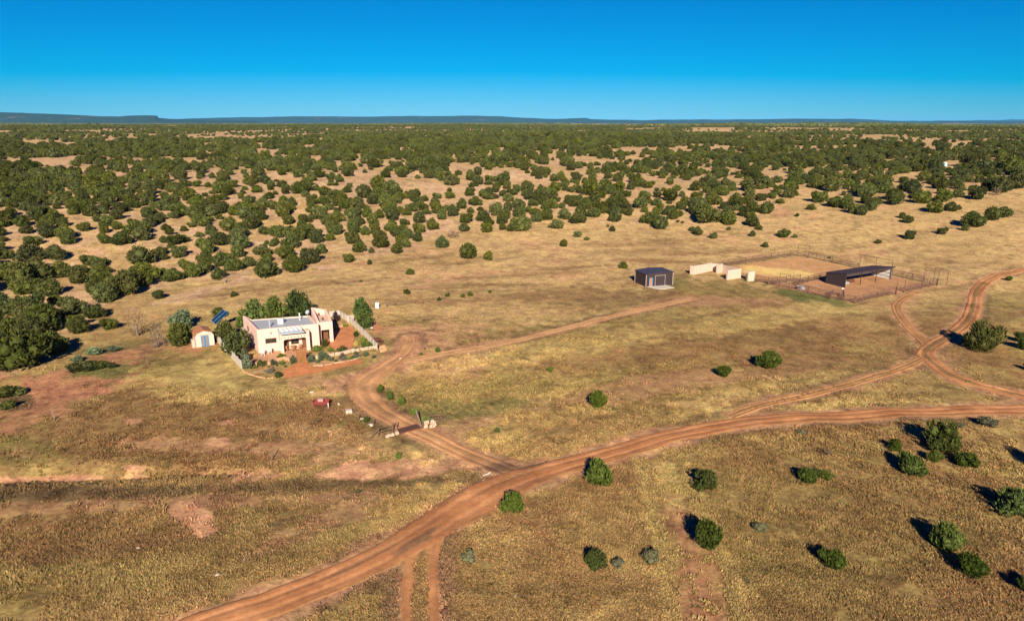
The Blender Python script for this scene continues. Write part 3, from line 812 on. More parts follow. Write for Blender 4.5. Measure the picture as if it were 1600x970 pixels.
# rank the trees of the lower rim from left to right inside every stretch
rim = sorted([t for t in EDGE if forest_edge(t[0]) - t[1] < 9 and (t[0], t[1]) not in SPECIAL and t[1] > forest_edge(t[0]) - 9])
outl = [t for t in rim if t[1] > forest_edge(t[0]) + 5]
rim = [t for t in rim if t not in outl]
ranks = {}
for sname in ("far left", "left", "left middle", "middle", "right middle", "right", "far right"):
    for nm, lst in (("rim", rim), ("out", outl)):
        for k, t in enumerate([t for t in lst if side(t[0]) == sname]): ranks[t] = (nm, sname, k)
def tree_label(t):
    px, py, w = t
    if (px, py) in SPECIAL: return SPECIAL[(px, py)], None
    if t in ranks:
        nm, sn, k = ranks[t]
        sz = "large" if w > 29 else "small" if w < 14 else "round"
        if nm == "rim":
            return "%s juniper, %s from the left along the %s foot of the slope" % (sz, ORD[k], sn), None
        return "%s juniper out on grass, %s from left below the %s woods" % (sz, ORD[k], sn), None
    return None, side(px)
for t in EDGE:
    px, py, w = t
    lab, zone = tree_label(t)
    grp = "junipers along the foot of the wooded slope"
    if lab is None:
        lab = "dark green juniper among the nearer rows of the wooded slope, %s part" % zone
        grp = "junipers in the %s rows of the wooded slope" % zone
    plant("juniper_tree", px, py, w * (.88 if w > 22 else .97), lab, grp, h=random.uniform(.95, 1.15) if w > 22 else random.uniform(1.05, 1.3))
for (px, py, w, lab) in [(708, 373, 22, "grey half dead bushy tree at the lower rim of the woods, left middle"), (163, 460, 14, "pale grey dead tree at the right rim of the dense left wood"), (1557, 306, 16, "pale grey dead tree at the rim of the far right woods"), (92, 492, 14, "pale grey dead tree inside the dense left wood")]:
    plant("dead_tree", px, py, w, lab, "dead trees at the rim of the woods", "dead tree", h=1.2, meshes=DEADS)
o = plant("juniper_tree", 60, 424, 24, "rusty brown dead conifer standing in the dense dark wood at left",
          meshes=[(crown("dead_conifer_crown", 401, M_RUSTLEAF, 1.0, .8, 7, 800, .09), TREES[0][1])], cat="tree")

def occupied_near(x, y, R, f=.72):
    for (a, b, r) in occupied:
        if (a - x) ** 2 + (b - y) ** 2 < (f * (r + R)) ** 2: return True
    return False

CLEAR = [(60,223,45,4),(110,226,25,3),(75,253,25,6),(90,262,30,6),(260,250,12,5),(15,252,18,4),(135,224,14,3),(205,212,8,3),(70,238,16,3),(170,222,10,2),
 (1290,226,75,5),(1450,226,60,6),(1550,228,70,9),(1520,220,90,5),(1100,232,60,5),(990,236,30,5),(930,255,40,5),(850,262,35,6),(960,262,30,4),
 (720,262,20,7),(1480,262,25,7),(1550,275,40,5),(415,238,25,4),(435,246,22,3),(320,240,12,3),(385,218,14,3),(345,213,8,2),(300,212,12,2),(240,212,10,2),
 (600,330,30,10),(690,375,30,10),(1130,283,22,5),(830,290,26,6),(1010,300,14,6),(640,290,20,4),(500,250,14,3),(560,243,10,3),(1080,250,30,3),
 (1240,330,40,8),(1380,300,12,4),(1450,300,14,5),(215,450,40,10),(160,400,20,8),(330,400,12,14),(140,370,24,6),(60,360,20,5),(290,345,16,6),(230,330,18,5)]
def wood_density(x, y):
    z = height(x, y)
    px, py = project(x, y, z)
    e = forest_edge(px) - py
    d = sstep(2, 16, e)
    big = fbm(x, y, 46, 80, 3); lanes = fbm(x * 1.0 + y * .35, y * .55, 26, 81, 2)
    dist = np.hypot(x, y)
    cover = .44 + .32 * big + .34 * lanes + .05 * sstep(330, 600, dist) + .12 * sstep(120, 60, px) + .10 * sstep(850, 1000, px) + .22 * sstep(560, 420, px) * sstep(290, 340, py) + .30 * sstep(240, 60, px) * sstep(300, 380, py)
    cover = cover + .2 * sstep(450, 300, py) * 0
    for cx, cy, rx, ry in CLEAR:
        q = ((px - cx) / rx) ** 2 + ((py - cy) / ry) ** 2
        cover = cover - (.30 if cy > 320 else 1.0 if cx < 800 else .42) * sstep(1.35, .5, q)
    return np.clip(cover, 0, 1) * d, px, py

def candidates(cell, d0, d1, jit=.42):
    xs = np.arange(-d1, d1, cell); ys = np.arange(0, d1, cell)
    Xc, Yc = np.meshgrid(xs, ys); Xc = Xc.ravel(); Yc = Yc.ravel()
    Xc = Xc + rng.uniform(-jit, jit, Xc.shape) * cell; Yc = Yc + rng.uniform(-jit, jit, Xc.shape) * cell
    D = np.hypot(Xc, Yc); A = np.abs(np.arctan2(Xc, Yc))
    k = (D > d0) & (D < d1) & (A < math.radians(43))
    return Xc[k], Yc[k], D[k]

cx_, cy_, cd_ = candidates(4.5, 110, 700)
dn, cpx, cpy = wood_density(cx_, cy_)
keep = rng.uniform(0, 1, len(dn)) < dn
cx_, cy_, cd_, cpx, cpy = cx_[keep], cy_[keep], cd_[keep], cpx[keep], cpy[keep]
order = np.argsort(cd_)
n_ind = len(EDGE); MAXIND = 298
stuff_pts = []
for i in order:
    W = float(np.clip(rng.normal(4.5 - .7 * min(1, max(0, (cd_[i] - 170) / 120)), 1.1), 2.2, 7.2))
    if rng.uniform() < .10: W = rng.uniform(1.6, 3.0)
    if cd_[i] < 420 and occupied_near(cx_[i], cy_[i], W / 2, .88): continue
    infr = -20 < cpx[i] < 1620
    if n_ind < MAXIND and infr and W > 3:
        z_ = side(cpx[i])
        plant_at("juniper_tree", float(cx_[i]), float(cy_[i]), W, "dark green juniper among the nearer rows of the wooded slope, %s part" % z_, "junipers in the %s rows of the wooded slope" % z_)
        n_ind += 1
    else:
        stuff_pts.append((cx_[i], cy_[i], W))
        if cd_[i] < 420: occupied.append((cx_[i], cy_[i], W / 2))

# ---- the rest of the woods, as one mass
def scatter(name, pts, rot, scl, idx, sources, tints=None, kind="stuff", label=None, cat=None):
    me = bpy.data.meshes.new(name)
    pts = np.asarray(pts, dtype=np.float32)
    me.vertices.add(len(pts)); me.vertices.foreach_set("co", pts.ravel())
    a = me.attributes.new("rot", 'FLOAT', 'POINT'); a.data.foreach_set("value", np.asarray(rot, dtype=np.float32))
    a = me.attributes.new("scl", 'FLOAT_VECTOR', 'POINT'); a.data.foreach_set("vector", np.asarray(scl, dtype=np.float32).ravel())
    a = me.attributes.new("idx", 'INT', 'POINT'); a.data.foreach_set("value", np.asarray(idx, dtype=np.int32))
    if tints is not None:
        a = me.attributes.new("tint", 'FLOAT_COLOR', 'POINT')
        a.data.foreach_set("color", np.hstack([tints, np.ones((len(pts), 1))]).astype(np.float32).ravel())
    ob = link(name, me); tag(ob, label, cat, kind=kind)
    ng = bpy.data.node_groups.new(name, 'GeometryNodeTree')
    ng.interface.new_socket("Geometry", in_out='INPUT', socket_type='NodeSocketGeometry')
    ng.interface.new_socket("Geometry", in_out='OUTPUT', socket_type='NodeSocketGeometry')
    N, L = ng.nodes, ng.links
    gi, go = N.new("NodeGroupInput"), N.new("NodeGroupOutput")
    jn = N.new("GeometryNodeJoinGeometry")
    # joined instances come out last-linked first, so link in reverse
    for s in reversed(sources):
        src = bpy.data.objects.new(name + "_shape", s)     # data only, never linked to the scene
        oi = N.new("GeometryNodeObjectInfo"); oi.inputs["Object"].default_value = src
        oi.inputs["As Instance"].default_value = False
        g2 = N.new("GeometryNodeGeometryToInstance"); L.new(oi.outputs["Geometry"], g2.inputs[0]); L.new(g2.outputs[0], jn.inputs[0])
    ip = N.new("GeometryNodeInstanceOnPoints")
    def nat(nm, ty):
        q = N.new("GeometryNodeInputNamedAttribute"); q.data_type = ty; q.inputs[0].default_value = nm; return q.outputs[0]
    cx = N.new("ShaderNodeCombineXYZ"); L.new(nat("rot", 'FLOAT'), cx.inputs[2])
    L.new(gi.outputs[0], ip.inputs["Points"]); L.new(jn.outputs[0], ip.inputs["Instance"])
    ip.inputs["Pick Instance"].default_value = True
    L.new(nat("idx", 'INT'), ip.inputs["Instance Index"]); L.new(cx.outputs[0], ip.inputs["Rotation"]); L.new(nat("scl", 'FLOAT_VECTOR'), ip.inputs["Scale"])
    L.new(ip.outputs[0], go.inputs[0])
    md = ob.modifiers.new("scatter", 'NODES'); md.node_group = ng
    return ob

P_ = []; S_ = []; I_ = []
for (x, y, W) in stuff_pts:
    P_.append((x, y, hz(x, y) - .1)); hh = W * random.uniform(.9, 1.15); S_.append((W / .94, W / .94, hh / .94)); I_.append(random.randrange(NV))
# farther away: wider spacing, simpler crowns, then whole groves
FARC = [crown("far_crown", 500 + k, M_JUN, 1.0, .78, 6, 170, .20, per=2, icos=ICO1, core=.88) for k in range(4)]
def grove(seed):
    r = np.random.default_rng(seed); Vs = []; Ts = []; off = 0
    for k in range(16):
        v, t = ICO1; R = r.uniform(2.4, 4.2)
        p = np.array([r.uniform(-17, 17), r.uniform(-17, 17), 1.7])
        Vs.append(v * (1 + .18 * r.normal(0, 1, (len(v), 1))) * np.array([R, R, R * .8]) + p); Ts.append(t + off); off += len(v)
    return mesh_np("far_grove", np.concatenate(Vs), np.concatenate(Ts), M_JUN)
GROVES = [grove(900 + k) for k in range(5)]
fx, fy, fd = candidates(6.2, 700, 2300)
fz = height(fx, fy); fpx, fpy = project(fx, fy, fz)
cov = .36 + .60 * fbm(fx, fy, 60, 80, 3) + .40 * fbm(fx, fy * .6, 330, 83, 2) + .12 * sstep(1100, 1800, fd)
for cxx, cyy, rx, ry in CLEAR:
    q = ((fpx - cxx) / rx) ** 2 + ((fpy - cyy) / ry) ** 2
    cov = cov - (.7 if cxx < 800 else .34) * sstep(1.4, .4, q)
kf = rng.uniform(0, 1, len(fx)) < cov
fx, fy, fz, fd = fx[kf], fy[kf], fz[kf], fd[kf]
fw = rng.uniform(2.5, 5.4, len(fx))
gx, gy, gd = candidates(42, 2300, 12000)
gz = height(gx, gy)
kg = rng.uniform(0, 1, len(gx)) < .55 + .9 * fbm(gx, gy, 600, 84, 3)
gx, gy, gz = gx[kg], gy[kg], gz[kg]
pts = np.concatenate([np.array(P_), np.stack([fx, fy, fz - .2], 1), np.stack([gx, gy, gz], 1)])
scl = np.concatenate([np.array(S_), np.stack([fw, fw, fw * .95], 1), np.repeat(rng.uniform(.9, 1.4, (len(gx), 1)), 3, 1)])
idx = np.concatenate([np.array(I_), NV + rng.integers(0, 4, len(fx)), NV + 4 + rng.integers(0, 5, len(gx))])
print("woods", len(P_), len(fx), len(gx), "individuals", n_ind)
scatter("juniper_woodland", pts, rng.uniform(0, 6.28, len(pts)), scl, idx, [t[0] for t in TREES] + FARC + GROVES, label="far woods of dark green junipers covering the slope and plain to the horizon", cat="woodland")

# ---------------------------------------------------------------- bushes out in the grassland
BUSH = [
 (1102,769,42,"J","round dense juniper bush right of the yellow grass strip below the main road"),
 (1107,862,46,"J","juniper bush right beside the bare red path in the lower right field"),
 (1300,892,38,"J","upright juniper bush near the bottom, midway between the bare path and right edge"),
 (1469,706,52,"J","largest juniper in the lower right field, tall crown with a long dark shadow"),
 (1459,724,20,"J","little juniper bush at the front foot of the largest lower right juniper"),
 (1509,731,33,"J","juniper bush just right of the largest juniper in the lower right field"),
 (1424,745,44,"J","wide low juniper bush below and left of the largest lower right juniper"),
 (1397,706,22,"J","small low juniper bush left of the largest lower right juniper"),
 (1262,757,31,"J","left and bigger of two touching juniper bushes in the lower right field"),
 (1289,751,22,"J","right and smaller of two touching juniper bushes in the lower right field"),
 (1585,810,50,"J","big juniper bush cut by the right edge with a large shadow to its left"),
 (1475,861,46,"J","wide juniper bush above a rounder one near the lower right corner"),
 (1517,905,38,"J","roundish juniper bush nearest the lower right corner, below a wider one"),
 (1614,934,34,"J","juniper bush at the lower right corner, only its left side and shadow showing"),
 (1626,733,34,"J","juniper mostly beyond the right edge, its shadow falling into the field"),
 (1188,832,24,"S","grey green sagebrush alone between two juniper bushes in the lower right field"),
 (1293,715,24,"D","bare grey brown dead bush in the lower right field near the road"),
 (1252,680,14,"S","tiny grey shrub just below the main road, right of the road bend"),
 (1500,668,12,"S","tiny grey shrub left of a larger grey shrub under the road at right"),
 (1543,667,24,"S","grey green shrub just under the main road at the right"),
 (1166,912,14,"D","very small dead shrub near the bottom, right of the bare red path"),
 (938,761,54,"J","biggest juniper bush on the inside verge of the main road bend"),
 (801,805,40,"J","juniper bush touching the lower verge of the main road near the driveway junction"),
 (733,881,27,"S","pale grey sagebrush alone, right of the southern wheel track"),
 (930,893,38,"J","juniper bush at the left end of the bottom row of three shrubs"),
 (965,889,22,"S","small grey sagebrush right beside a green juniper bush at the bottom"),
 (1016,883,32,"S","grey green sagebrush at the right end of the bottom row of three shrubs"),
 (1200,578,36,"J","juniper bush with a lopsided crown in the middle field, right of a small round one"),
 (1130,590,22,"J","small round juniper bush in the middle field above the main road"),
 (1534,550,54,"J","large dark juniper beside the curving two track road junction at right"),
 (1596,535,20,"J","upper of two small junipers at the right edge beside the large one"),
 (1602,549,20,"J","lower of two small junipers at the right edge beside the large one"),
 (935,639,30,"J","round juniper bush alone in the grass above the middle of the main road"),
 (860,582,11,"J","tiny green bush alone in the middle of the field between house and main road"),
 (777,676,10,"J","tiny green bush right of the cattle guard, a dark twig above it"),
 (684,551,10,"J","small conical bush beside the start of the barn track"),
 (658,555,6,"J","tiny bush between the driveway and the barn track"),
 (664,546,4,"J","smallest sprig between the driveway and the barn track"),
 (573,660,12,"J","small bright bush on the fence line left of the driveway"),
 (1576,439,8,"J","tiny dark bush in the grass at right beyond the curving track"),
 (1248,624,9,"D","dark twiggy shrub beside the cut through track, left of a second"),
 (1263,617,9,"D","dark twiggy shrub beside the cut through track, right of another"),
 (366,464,12,"J","small low bush in the grass above the house between woods and trees"),
 (564,441,6,"S","tiny grey shrub on the dry grass right of the woods"),
 (1606,580,12,"J","small bush at the right edge below the two small junipers"),
 (1296,404,6,"S","small grey brown shrub just behind the arena fence"),
 (560,771,9,"S","small yellowish shrub on the bare bank left of the main road"),
 (623,717,12,"B","single bright green weed clump on the bare soil below the cattle guard"),
 (974,420,15,"J","flat dark green bush in grass, left of the brown metal shed"),
]
BRIGHTS = [(crown("weed_crown", 340 + k, M_BRIGHT, 1.0, .8, 6, 700, .09, upright=1.2, slim=.4), trunk_mesh("weed_stem", 60 + k, M_BARK, r0=.02)) for k in range(2)]
KINDS_["leafy_bush"] = (BRIGHTS, "bush")
for (px, py, w, k, lab) in BUSH:
    kind = {"J": "juniper_bush", "S": "sagebrush", "D": "dead_bush", "B": "leafy_bush"}[k]
    plant(kind, px, py, w * .95, lab, {"J": "juniper bushes scattered over the open grassland", "S": "grey sagebrush shrubs in the grassland", "D": "dead shrubs in the grassland"}.get(k),
          h=random.uniform(.88, 1.12) if k == "J" else random.uniform(.85, 1.05))
# row of young pines along the driveway
for k, (px, py, w) in enumerate([(594,614,11), (610,625,12), (627,635,14)]):
    plant("young_pine", px, py, w, ["uppermost", "middle", "lowest and largest"][k] + " of three young round pines planted along the driveway bend", "young pines along the driveway", "tree", 1.25, meshes=[(crown("young_pine_crown", 350, M_JUNF, 1.0, 1.0, 6, 900, .08, upright=.9, slim=.4, cone=.5), trunk_mesh("young_pine_trunk", 63, M_BARK))])

# ================================================================ the homestead
def at(px, py, z=None):
    """plan point seen at a place of the photograph, on a level z above the ground (None: the ground)"""
    if z is None: g = G(px, py); return (g.x, g.y)
    u = (px - 800) / F; v = (485 - py) / F
    d = (u, cp + v * sp, -sp + v * cp); t = (z - CAM_H) / d[2]
    return (d[0] * t, d[1] * t)

def sheet(name, poly, m_color, cell=.2, lift=.05, rough_edge=.18, second=None):
    """a patch of bare ground: closed outline in plan, laid a little above the soil"""
    P = np.array(poly); x0, y0 = P.min(0) - .5; x1, y1 = P.max(0) + .5
    xs = np.arange(x0, x1, cell); ys = np.arange(y0, y1, cell)
    X, Y = np.meshgrid(xs, ys)
    Xn = X + rough_edge * fbm(X, Y, 1.4, 71, 3); Yn = Y + rough_edge * fbm(X, Y, 1.4, 72, 3)
    ins = np.zeros(X.shape, bool); n = len(P)
    for i in range(n):
        a, b = P[i], P[(i + 1) % n]
        c = (a[1] > Yn) != (b[1] > Yn)
        ins ^= c & (Xn < (b[0] - a[0]) * (Yn - a[1]) / (b[1] - a[1] + 1e-12) + a[0])
    Z = height(X, Y) + lift
    fi = ins[:-1, :-1] & ins[1:, :-1] & ins[:-1, 1:] & ins[1:, 1:]
    ny, nx = X.shape; j, i = np.nonzero(fi)
    Q = np.stack([j * nx + i, j * nx + i + 1, (j + 1) * nx + i + 1, (j + 1) * nx + i], -1)
    used, inv = np.unique(Q, return_inverse=True)
    V = np.stack([X, Y, Z], -1).reshape(-1, 3)[used]
    me = mesh_np(name, V, inv.reshape(-1, 4), ROADM, True)
    c = np.ones((len(V), 3)) * np.array(m_color)
    if second is not None:
        w = second[1](V[:, 0], V[:, 1]); c = c * (1 - w[:, None]) + np.array(second[0]) * w[:, None]
    c *= (1 + .13 * fbm(V[:, 0], V[:, 1], 2.2, 73, 4) + .08 * fbm(V[:, 0], V[:, 1], .6, 74, 2))[:, None]
    aa_ = me.color_attributes.new("soil", 'FLOAT_COLOR', 'POINT')
    aa_.data.foreach_set("color", np.hstack([np.clip(c, .01, .9), np.ones((len(c), 1))]).astype(np.float32).ravel())
    o = link(name, me); tag(o, kind="structure"); return o

def ring(mb, poly, th, z0, tops):
    """walls round a plan outline (counter-clockwise), each corner with its own top height"""
    P = [Vector(p) for p in poly]; n = len(P); inn = []
    for i in range(n):
        a, b, c = P[i - 1], P[i], P[(i + 1) % n]
        d1 = (b - a).normalized(); d2 = (c - b).normalized()
        n1 = Vector((-d1.y, d1.x)); n2 = Vector((-d2.y, d2.x))
        m = (n1 + n2); m = m / max(m.dot(n1), .3)
        inn.append(b + m * th)
    if not hasattr(tops, '__len__'): tops = [tops] * n
    vs = [(p.x, p.y, z0) for p in P] + [(p.x, p.y, t) for p, t in zip(P, tops)] + [(p.x, p.y, t) for p, t in zip(inn, tops)] + [(p.x, p.y, z0) for p in inn]
    fs = []
    for i in range(n):
        j = (i + 1) % n
        fs += [(i, j, n + j, n + i), (n + i, n + j, 2 * n + j, 2 * n + i), (2 * n + i, 2 * n + j, 3 * n + j, 3 * n + i)]
    mb.add(vs, fs); return [(p.x, p.y) for p in inn]

def frame_on(a, b):
    """matrix with x along a->b, y into the building (left of a->b), origin a"""
    a = Vector((*a, 0)); b = Vector((*b, 0)); x = (b - a).normalized(); y = Vector((-x.y, x.x, 0))
    return Matrix(((x.x, y.x, 0, a.x), (x.y, y.y, 0, a.y), (0, 0, 1, 0), (0, 0, 0, 1))), (b - a).length

M_STUCCO = mat("pink_stucco", (.75, .475, .37), .92, noise=.05, nscale=1.2, bump=.01)
M_STUCCO2 = mat("pale_stucco", (.56, .40, .305), .95, noise=.16, nscale=2.5, bump=.02)
M_ROOF = mat("grey_roof", (.37, .375, .38), .6, noise=.08, nscale=2)
M_DARKGL = mat("window_glass", (.035, .032, .028), .15, spec=.5)
M_BROWNW = mat("brown_wood", (.14, .065, .03), .8, noise=.25, nscale=6)
M_GATEW = mat("gate_wood", (.26, .11, .035), .8, noise=.25, nscale=10)
M_WHITE = mat("white_paint", (.66, .64, .60), .6)
M_GREYM = mat("galvanised", (.45, .46, .46), .45, metal=.3, noise=.08, nscale=5)
M_PANE = mat("polycarbonate", (.50, .55, .54), .3, spec=.5)
M_PIPE = mat("rusty_pipe", (.15, .082, .058), .8, noise=.2, nscale=3)
M_SHED = mat("brown_metal", (.044, .029, .030), .55, noise=.05, nscale=1.5)
M_SHEDR = mat("dark_roof_metal", (.058, .044, .058), .5, noise=.05, nscale=1)
M_CONC = mat("concrete", (.52, .46, .38), .9, noise=.08, nscale=3)
M_STONE = mat("pale_stone", (.52, .37, .26), .95, noise=.25, nscale=4, bump=.03)
M_STONEO = mat("orange_stone", (.54, .30, .16), .95, noise=.25, nscale=4, bump=.03)
M_TERRA = mat("terracotta", (.36, .15, .07), .9, noise=.15, nscale=6)
M_BLUE = mat("blue_paint", (.03, .22, .42), .5)
M_GREYP = mat("grey_door_panel", (.22, .17, .17), .7, noise=.1, nscale=4)
M_SOLAR = mat("solar_glass", (.004, .022, .065), .3, spec=.3)
M_ALU = mat("aluminium", (.5, .55, .6), .4, metal=.5)
M_RUST = mat("rusted_iron", (.13, .045, .028), .85, noise=.3, nscale=5)
M_REDP = mat("faded_red_paint", (.20, .032, .026), .6, noise=.15, nscale=5)
M_POST = mat("weathered_post", (.17, .11, .08), .95, noise=.3, nscale=8)
M_SIDING = mat("light_siding", (.42, .36, .30), .75, noise=.06, nscale=3)

def on_wall(mb, M, x0, x1, z0, z1, out=.04, deep=.05): mb.box(x0, x1, -out, deep, z0, z1, M)

# ---- the adobe house
HZ = hz(-39, 114)
def house():
    FL, FR, BR, BL = (-43.3, 110.8), (-33.9, 114.7), (-37.4, 121.6), (-48.7, 118.7)
    o = thing("adobe_house", "pink flat roofed adobe house with arched porch and grey roof, trees behind it", "house", (-40, 115, HZ))
    off = Vector((-40, 115, 0))
    def L(p): return (p[0] + 40, p[1] - 115)
    fl, fr, br, bl = map(L, (FL, FR, BR, BL))
    nb = tuple(Vector(bl).lerp(Vector(br), .13)); w = MB(); inn = ring(w, [fl, fr, br, nb, bl], .38, -.3, [4.15, 4.1, 3.7, 3.62, 4.45])
    w.build("wall", M_STUCCO, o, bevel=.07)
    r = MB(); r.prism(inn, 3.3, 3.52); r.build("roof", M_ROOF, o)
    # right wing with its own higher rear parapet
    a, b, c, d = map(L, ((-34.55, 116.15), (-32.1, 117.15), (-34.7, 123.0), (-37.2, 121.9)))
    Mw, lw = frame_on(a, b)
    w = MB()
    # front with a doorway, built as piers and lintel; the three other sides whole
    def seg(p, q, th, z0, t0, t1):
        M, l = frame_on(p, q)
        w.hexa([M @ Vector(v) for v in ((0,0,z0),(l,0,z0),(l,th,z0),(0,th,z0),(0,0,t0),(l,0,t1),(l,th,t1),(0,th,t0))])
    def box_m(M, x0, x1, y0, y1, z0, z1): w.box(x0, x1, y0, y1, z0, z1, M)
    box_m(Mw, 0, .62, 0, .4, -.3, 3.85); box_m(Mw, lw - .62, lw, 0, .4, -.3, 3.85); box_m(Mw, .62, lw - .62, 0, .4, 2.35, 3.85)
    M2, l2 = frame_on(b, c)
    w.hexa([M2 @ Vector(v) for v in ((.402,0,-.3),(l2,0,-.3),(l2,.4,-.3),(.402,.4,-.3),(.402,0,3.85),(l2,0,4.55),(l2,.4,4.55),(.402,.4,3.85))])
    M3, l3 = frame_on(c, d)
    w.hexa([M3 @ Vector(v) for v in ((.402,0,-.3),(l3-.402,0,-.3),(l3-.402,.4,-.3),(.402,.4,-.3),(.402,0,4.55),(l3-.402,0,5.1),(l3-.402,.4,5.1),(.402,.4,4.55))])
    M4, l4 = frame_on(d, a)
    w.hexa([M4 @ Vector(v) for v in ((0,0,-.3),(l4-.402,0,-.3),(l4-.402,.4,-.3),(0,.4,-.3),(0,0,5.1),(l4-.402,0,4.0),(l4-.402,.4,4.0),(0,.4,5.1))])
    w.build("wall", M_STUCCO, o, bevel=.06)
    mid = [((Vector(p) + (Vector(((a[0]+b[0]+c[0]+d[0])/4, (a[1]+b[1]+c[1]+d[1])/4)) - Vector(p)) * .14)) for p in (a, b, c, d)]
    r = MB(); r.prism([(p.x, p.y) for p in mid], 3.42, 3.62); r.build("roof", M_STUCCO2, o)
    dm = MB(); dm.box(.7, lw - .7, 1.5, 1.58, 0, 2.2, Mw); dm.build("door", M_BROWNW, o)
    # porch
    e, f = L((-39.35, 110.35)), L((-34.95, 112.45))
    Mp, lp = frame_on(e, f)
    p = MB(); D = 2.25; T = .42; top = 3.55; oh = 2.45; x0, x1 = .52, lp - .55
    arc = []
    for k in range(7):
        t = math.pi / 2 * k / 6; arc.append((x0 + .42 - .42 * math.cos(t), oh - .42 + .42 * math.sin(t)))
    arc2 = [(x1 - (q[0] - x0), q[1]) for q in reversed(arc)]
    outline = [(0, -.3), (x0, -.3)] + arc + arc2 + [(x1, -.3), (lp, -.3), (lp, top), (0, top)]
    # split in convex-safe strips: left pier, lintel fan strips, right pier
    def pr(pts): 
        n = len(pts); vs = [Mp @ Vector((q[0], 0, q[1])) for q in pts] + [Mp @ Vector((q[0], T, q[1])) for q in pts]
        p.add(vs, [tuple(range(n)), tuple(range(2 * n - 1, n - 1, -1))] + [(k, n + k, n + (k + 1) % n, (k + 1) % n) for k in range(n)])
    pr([(0, -.3), (x0, -.3), (x0, oh - .42), (x0, top), (0, top)])
    pr([(x1, -.3), (lp, -.3), (lp, top), (x1, top), (x1, oh - .42)])
    al = arc + arc2
    for k in range(len(al) - 1): pr([al[k], al[k + 1], (al[k + 1][0], top), (al[k][0], top)])
    # side walls: left has an opening too
    p.box(0, T, T, D, 2.3, top, Mp); p.box(lp - T, lp, T, D, -.3, top, Mp); p.box(0, T, D - .5, D, -.3, 2.3, Mp)
    p.build("porch_wall", M_STUCCO, o)
    r = MB(); r.box(T, lp - T, T, D - .02, 3.05, 3.2, Mp); r.build("porch_roof", M_STUCCO2, o)
    # sloped skylight over the porch, dark kerb behind
    sA, sB, sC, sD = [L(at(q[0], q[1], HZ + 3.75)) for q in ((438, 522), (476, 517.8), (468.5, 510.6), (431, 515.4))]
    def lift(P, z): return Vector((P[0], P[1], z))
    sk = MB()
    sk.hexa([lift(sA, 3.60), lift(sB, 3.60), lift(sC, 3.70), lift(sD, 3.70), lift(sA, 3.68), lift(sB, 3.68), lift(sC, 3.86), lift(sD, 3.86)])
    skf = sk.build("skylight", M_PANE, o)
    kb = MB()
    kb.bar(lift(sD, 3.86), lift(sC, 3.86), .13, 4); kb.bar(lift(sC, 3.86), lift(sB, 3.70), .09, 4)
    for k in range(5):
        t = (k + .5) / 5; A_ = Vector(sD).lerp(Vector(sC), t); kb.box(A_.x - .22, A_.x + .22, A_.y - .22, A_.y + .12, 3.88, 4.02)
    kb.build("skylight_frame", M_BROWNW, skf)
    hump = MB()
    for k in range(5):
        t = (k + .95) / 5.3; A_ = Vector(sD).lerp(Vector(sC), t); B_ = Vector(sA).lerp(Vector(sB), t)
        q1 = A_.lerp(B_, .12); q2 = A_.lerp(B_, .5)
        hump.bar((q1.x, q1.y, 3.88), (q2.x, q2.y, 3.80), .3, 8, .22)
    hump.build("skylight_bulge", M_WHITE, skf)
    for k in range(9):
        vb = MB(); x = .25 + k * (lp - .5) / 8; vb.bar(Mp @ Vector((x, -.14, 2.78)), Mp @ Vector((x, .1, 2.78)), .075, 8); vb.build("beam_end", M_BROWNW, o)
    # openings on the front wall
    Mf, lf = frame_on(fl, fr)
    def window(M, x0, x1, z0, z1, bars=1):
        g = MB(); g.box(x0, x1, -.02, .03, z0, z1, M); wn_ = g.build("window", M_DARKGL, o)
        fm = MB()
        for (a1, b1, c1, d1) in ((x0 - .06, x1 + .06, z1 + .002, z1 + .08), (x0 - .06, x1 + .06, z0 - .08, z0 - .002), (x0 - .06, x0, z0, z1), (x1, x1 + .06, z0, z1)):
            fm.box(a1, b1, -.06, .02, c1, d1, M)
        for q in range(bars):
            xm = x0 + (x1 - x0) * (q + 1) / (bars + 1); fm.box(xm - .03, xm + .03, -.045, .02, z0, z1, M)
        fm.build("window_frame", M_BROWNW, wn_)
    window(Mf, 1.25, 2.95, 1.65, 2.35, 1)
    window(Mf, 5.4, 6.6, 1.0, 2.2, 1)
    dm = MB(); on_wall(dm, Mf, 7.2, 8.2, 0, 2.1); dd_ = dm.build("door", M_BROWNW, o)
    dm = MB(); on_wall(dm, Mf, 4.2, 5.0, 0, 2.1); dm.build("door", M_BROWNW, o)
    Ml, ll = frame_on(bl, fl)
    window(Ml, 3.1, 3.9, 2.5, 3.2, 0); window(Ml, 1.4, 2.2, .9, 2.1, 1); window(Ml, 3.9, 4.7, 1.0, 2.0, 0)
    dm = MB(); on_wall(dm, Ml, 2.6, 3.4, 0, 2.05); dm.build("door", M_BROWNW, o)
    lb = MB(); lb.box(.4, 2.4, -.5, -.003, 2.3, 2.42, Ml); lb.build("awning", M_SIDING, o)
    # things fixed on the roof
    def rp(px, py, z): 
        q = L(at(px, py, HZ + z)); return q
    q = rp(439.5, 505, 3.52)
    cb = MB(); cb.box(q[0] - .48, q[0] + .48, q[1] - .4, q[1] + .4, 3.53, 4.35); cb.box(q[0] - .52, q[0] + .52, q[1] - .44, q[1] + .44, 4.352, 4.42)
    for z in (3.7, 3.85, 4.0, 4.15): cb.box(q[0] - .4, q[0] + .4, q[1] - .43, q[1] - .402, z, z + .05)
    cb.build("roof_cooler", M_WHITE, o)
    q = rp(421.7, 511, 3.52); vb = MB(); vb.bar((q[0], q[1], 3.5), (q[0], q[1], 4.7), .12, 10); vb.bar((q[0], q[1], 4.7), (q[0], q[1], 4.85), .2, 10, .06); vb.build("vent_pipe", M_GREYM, o)
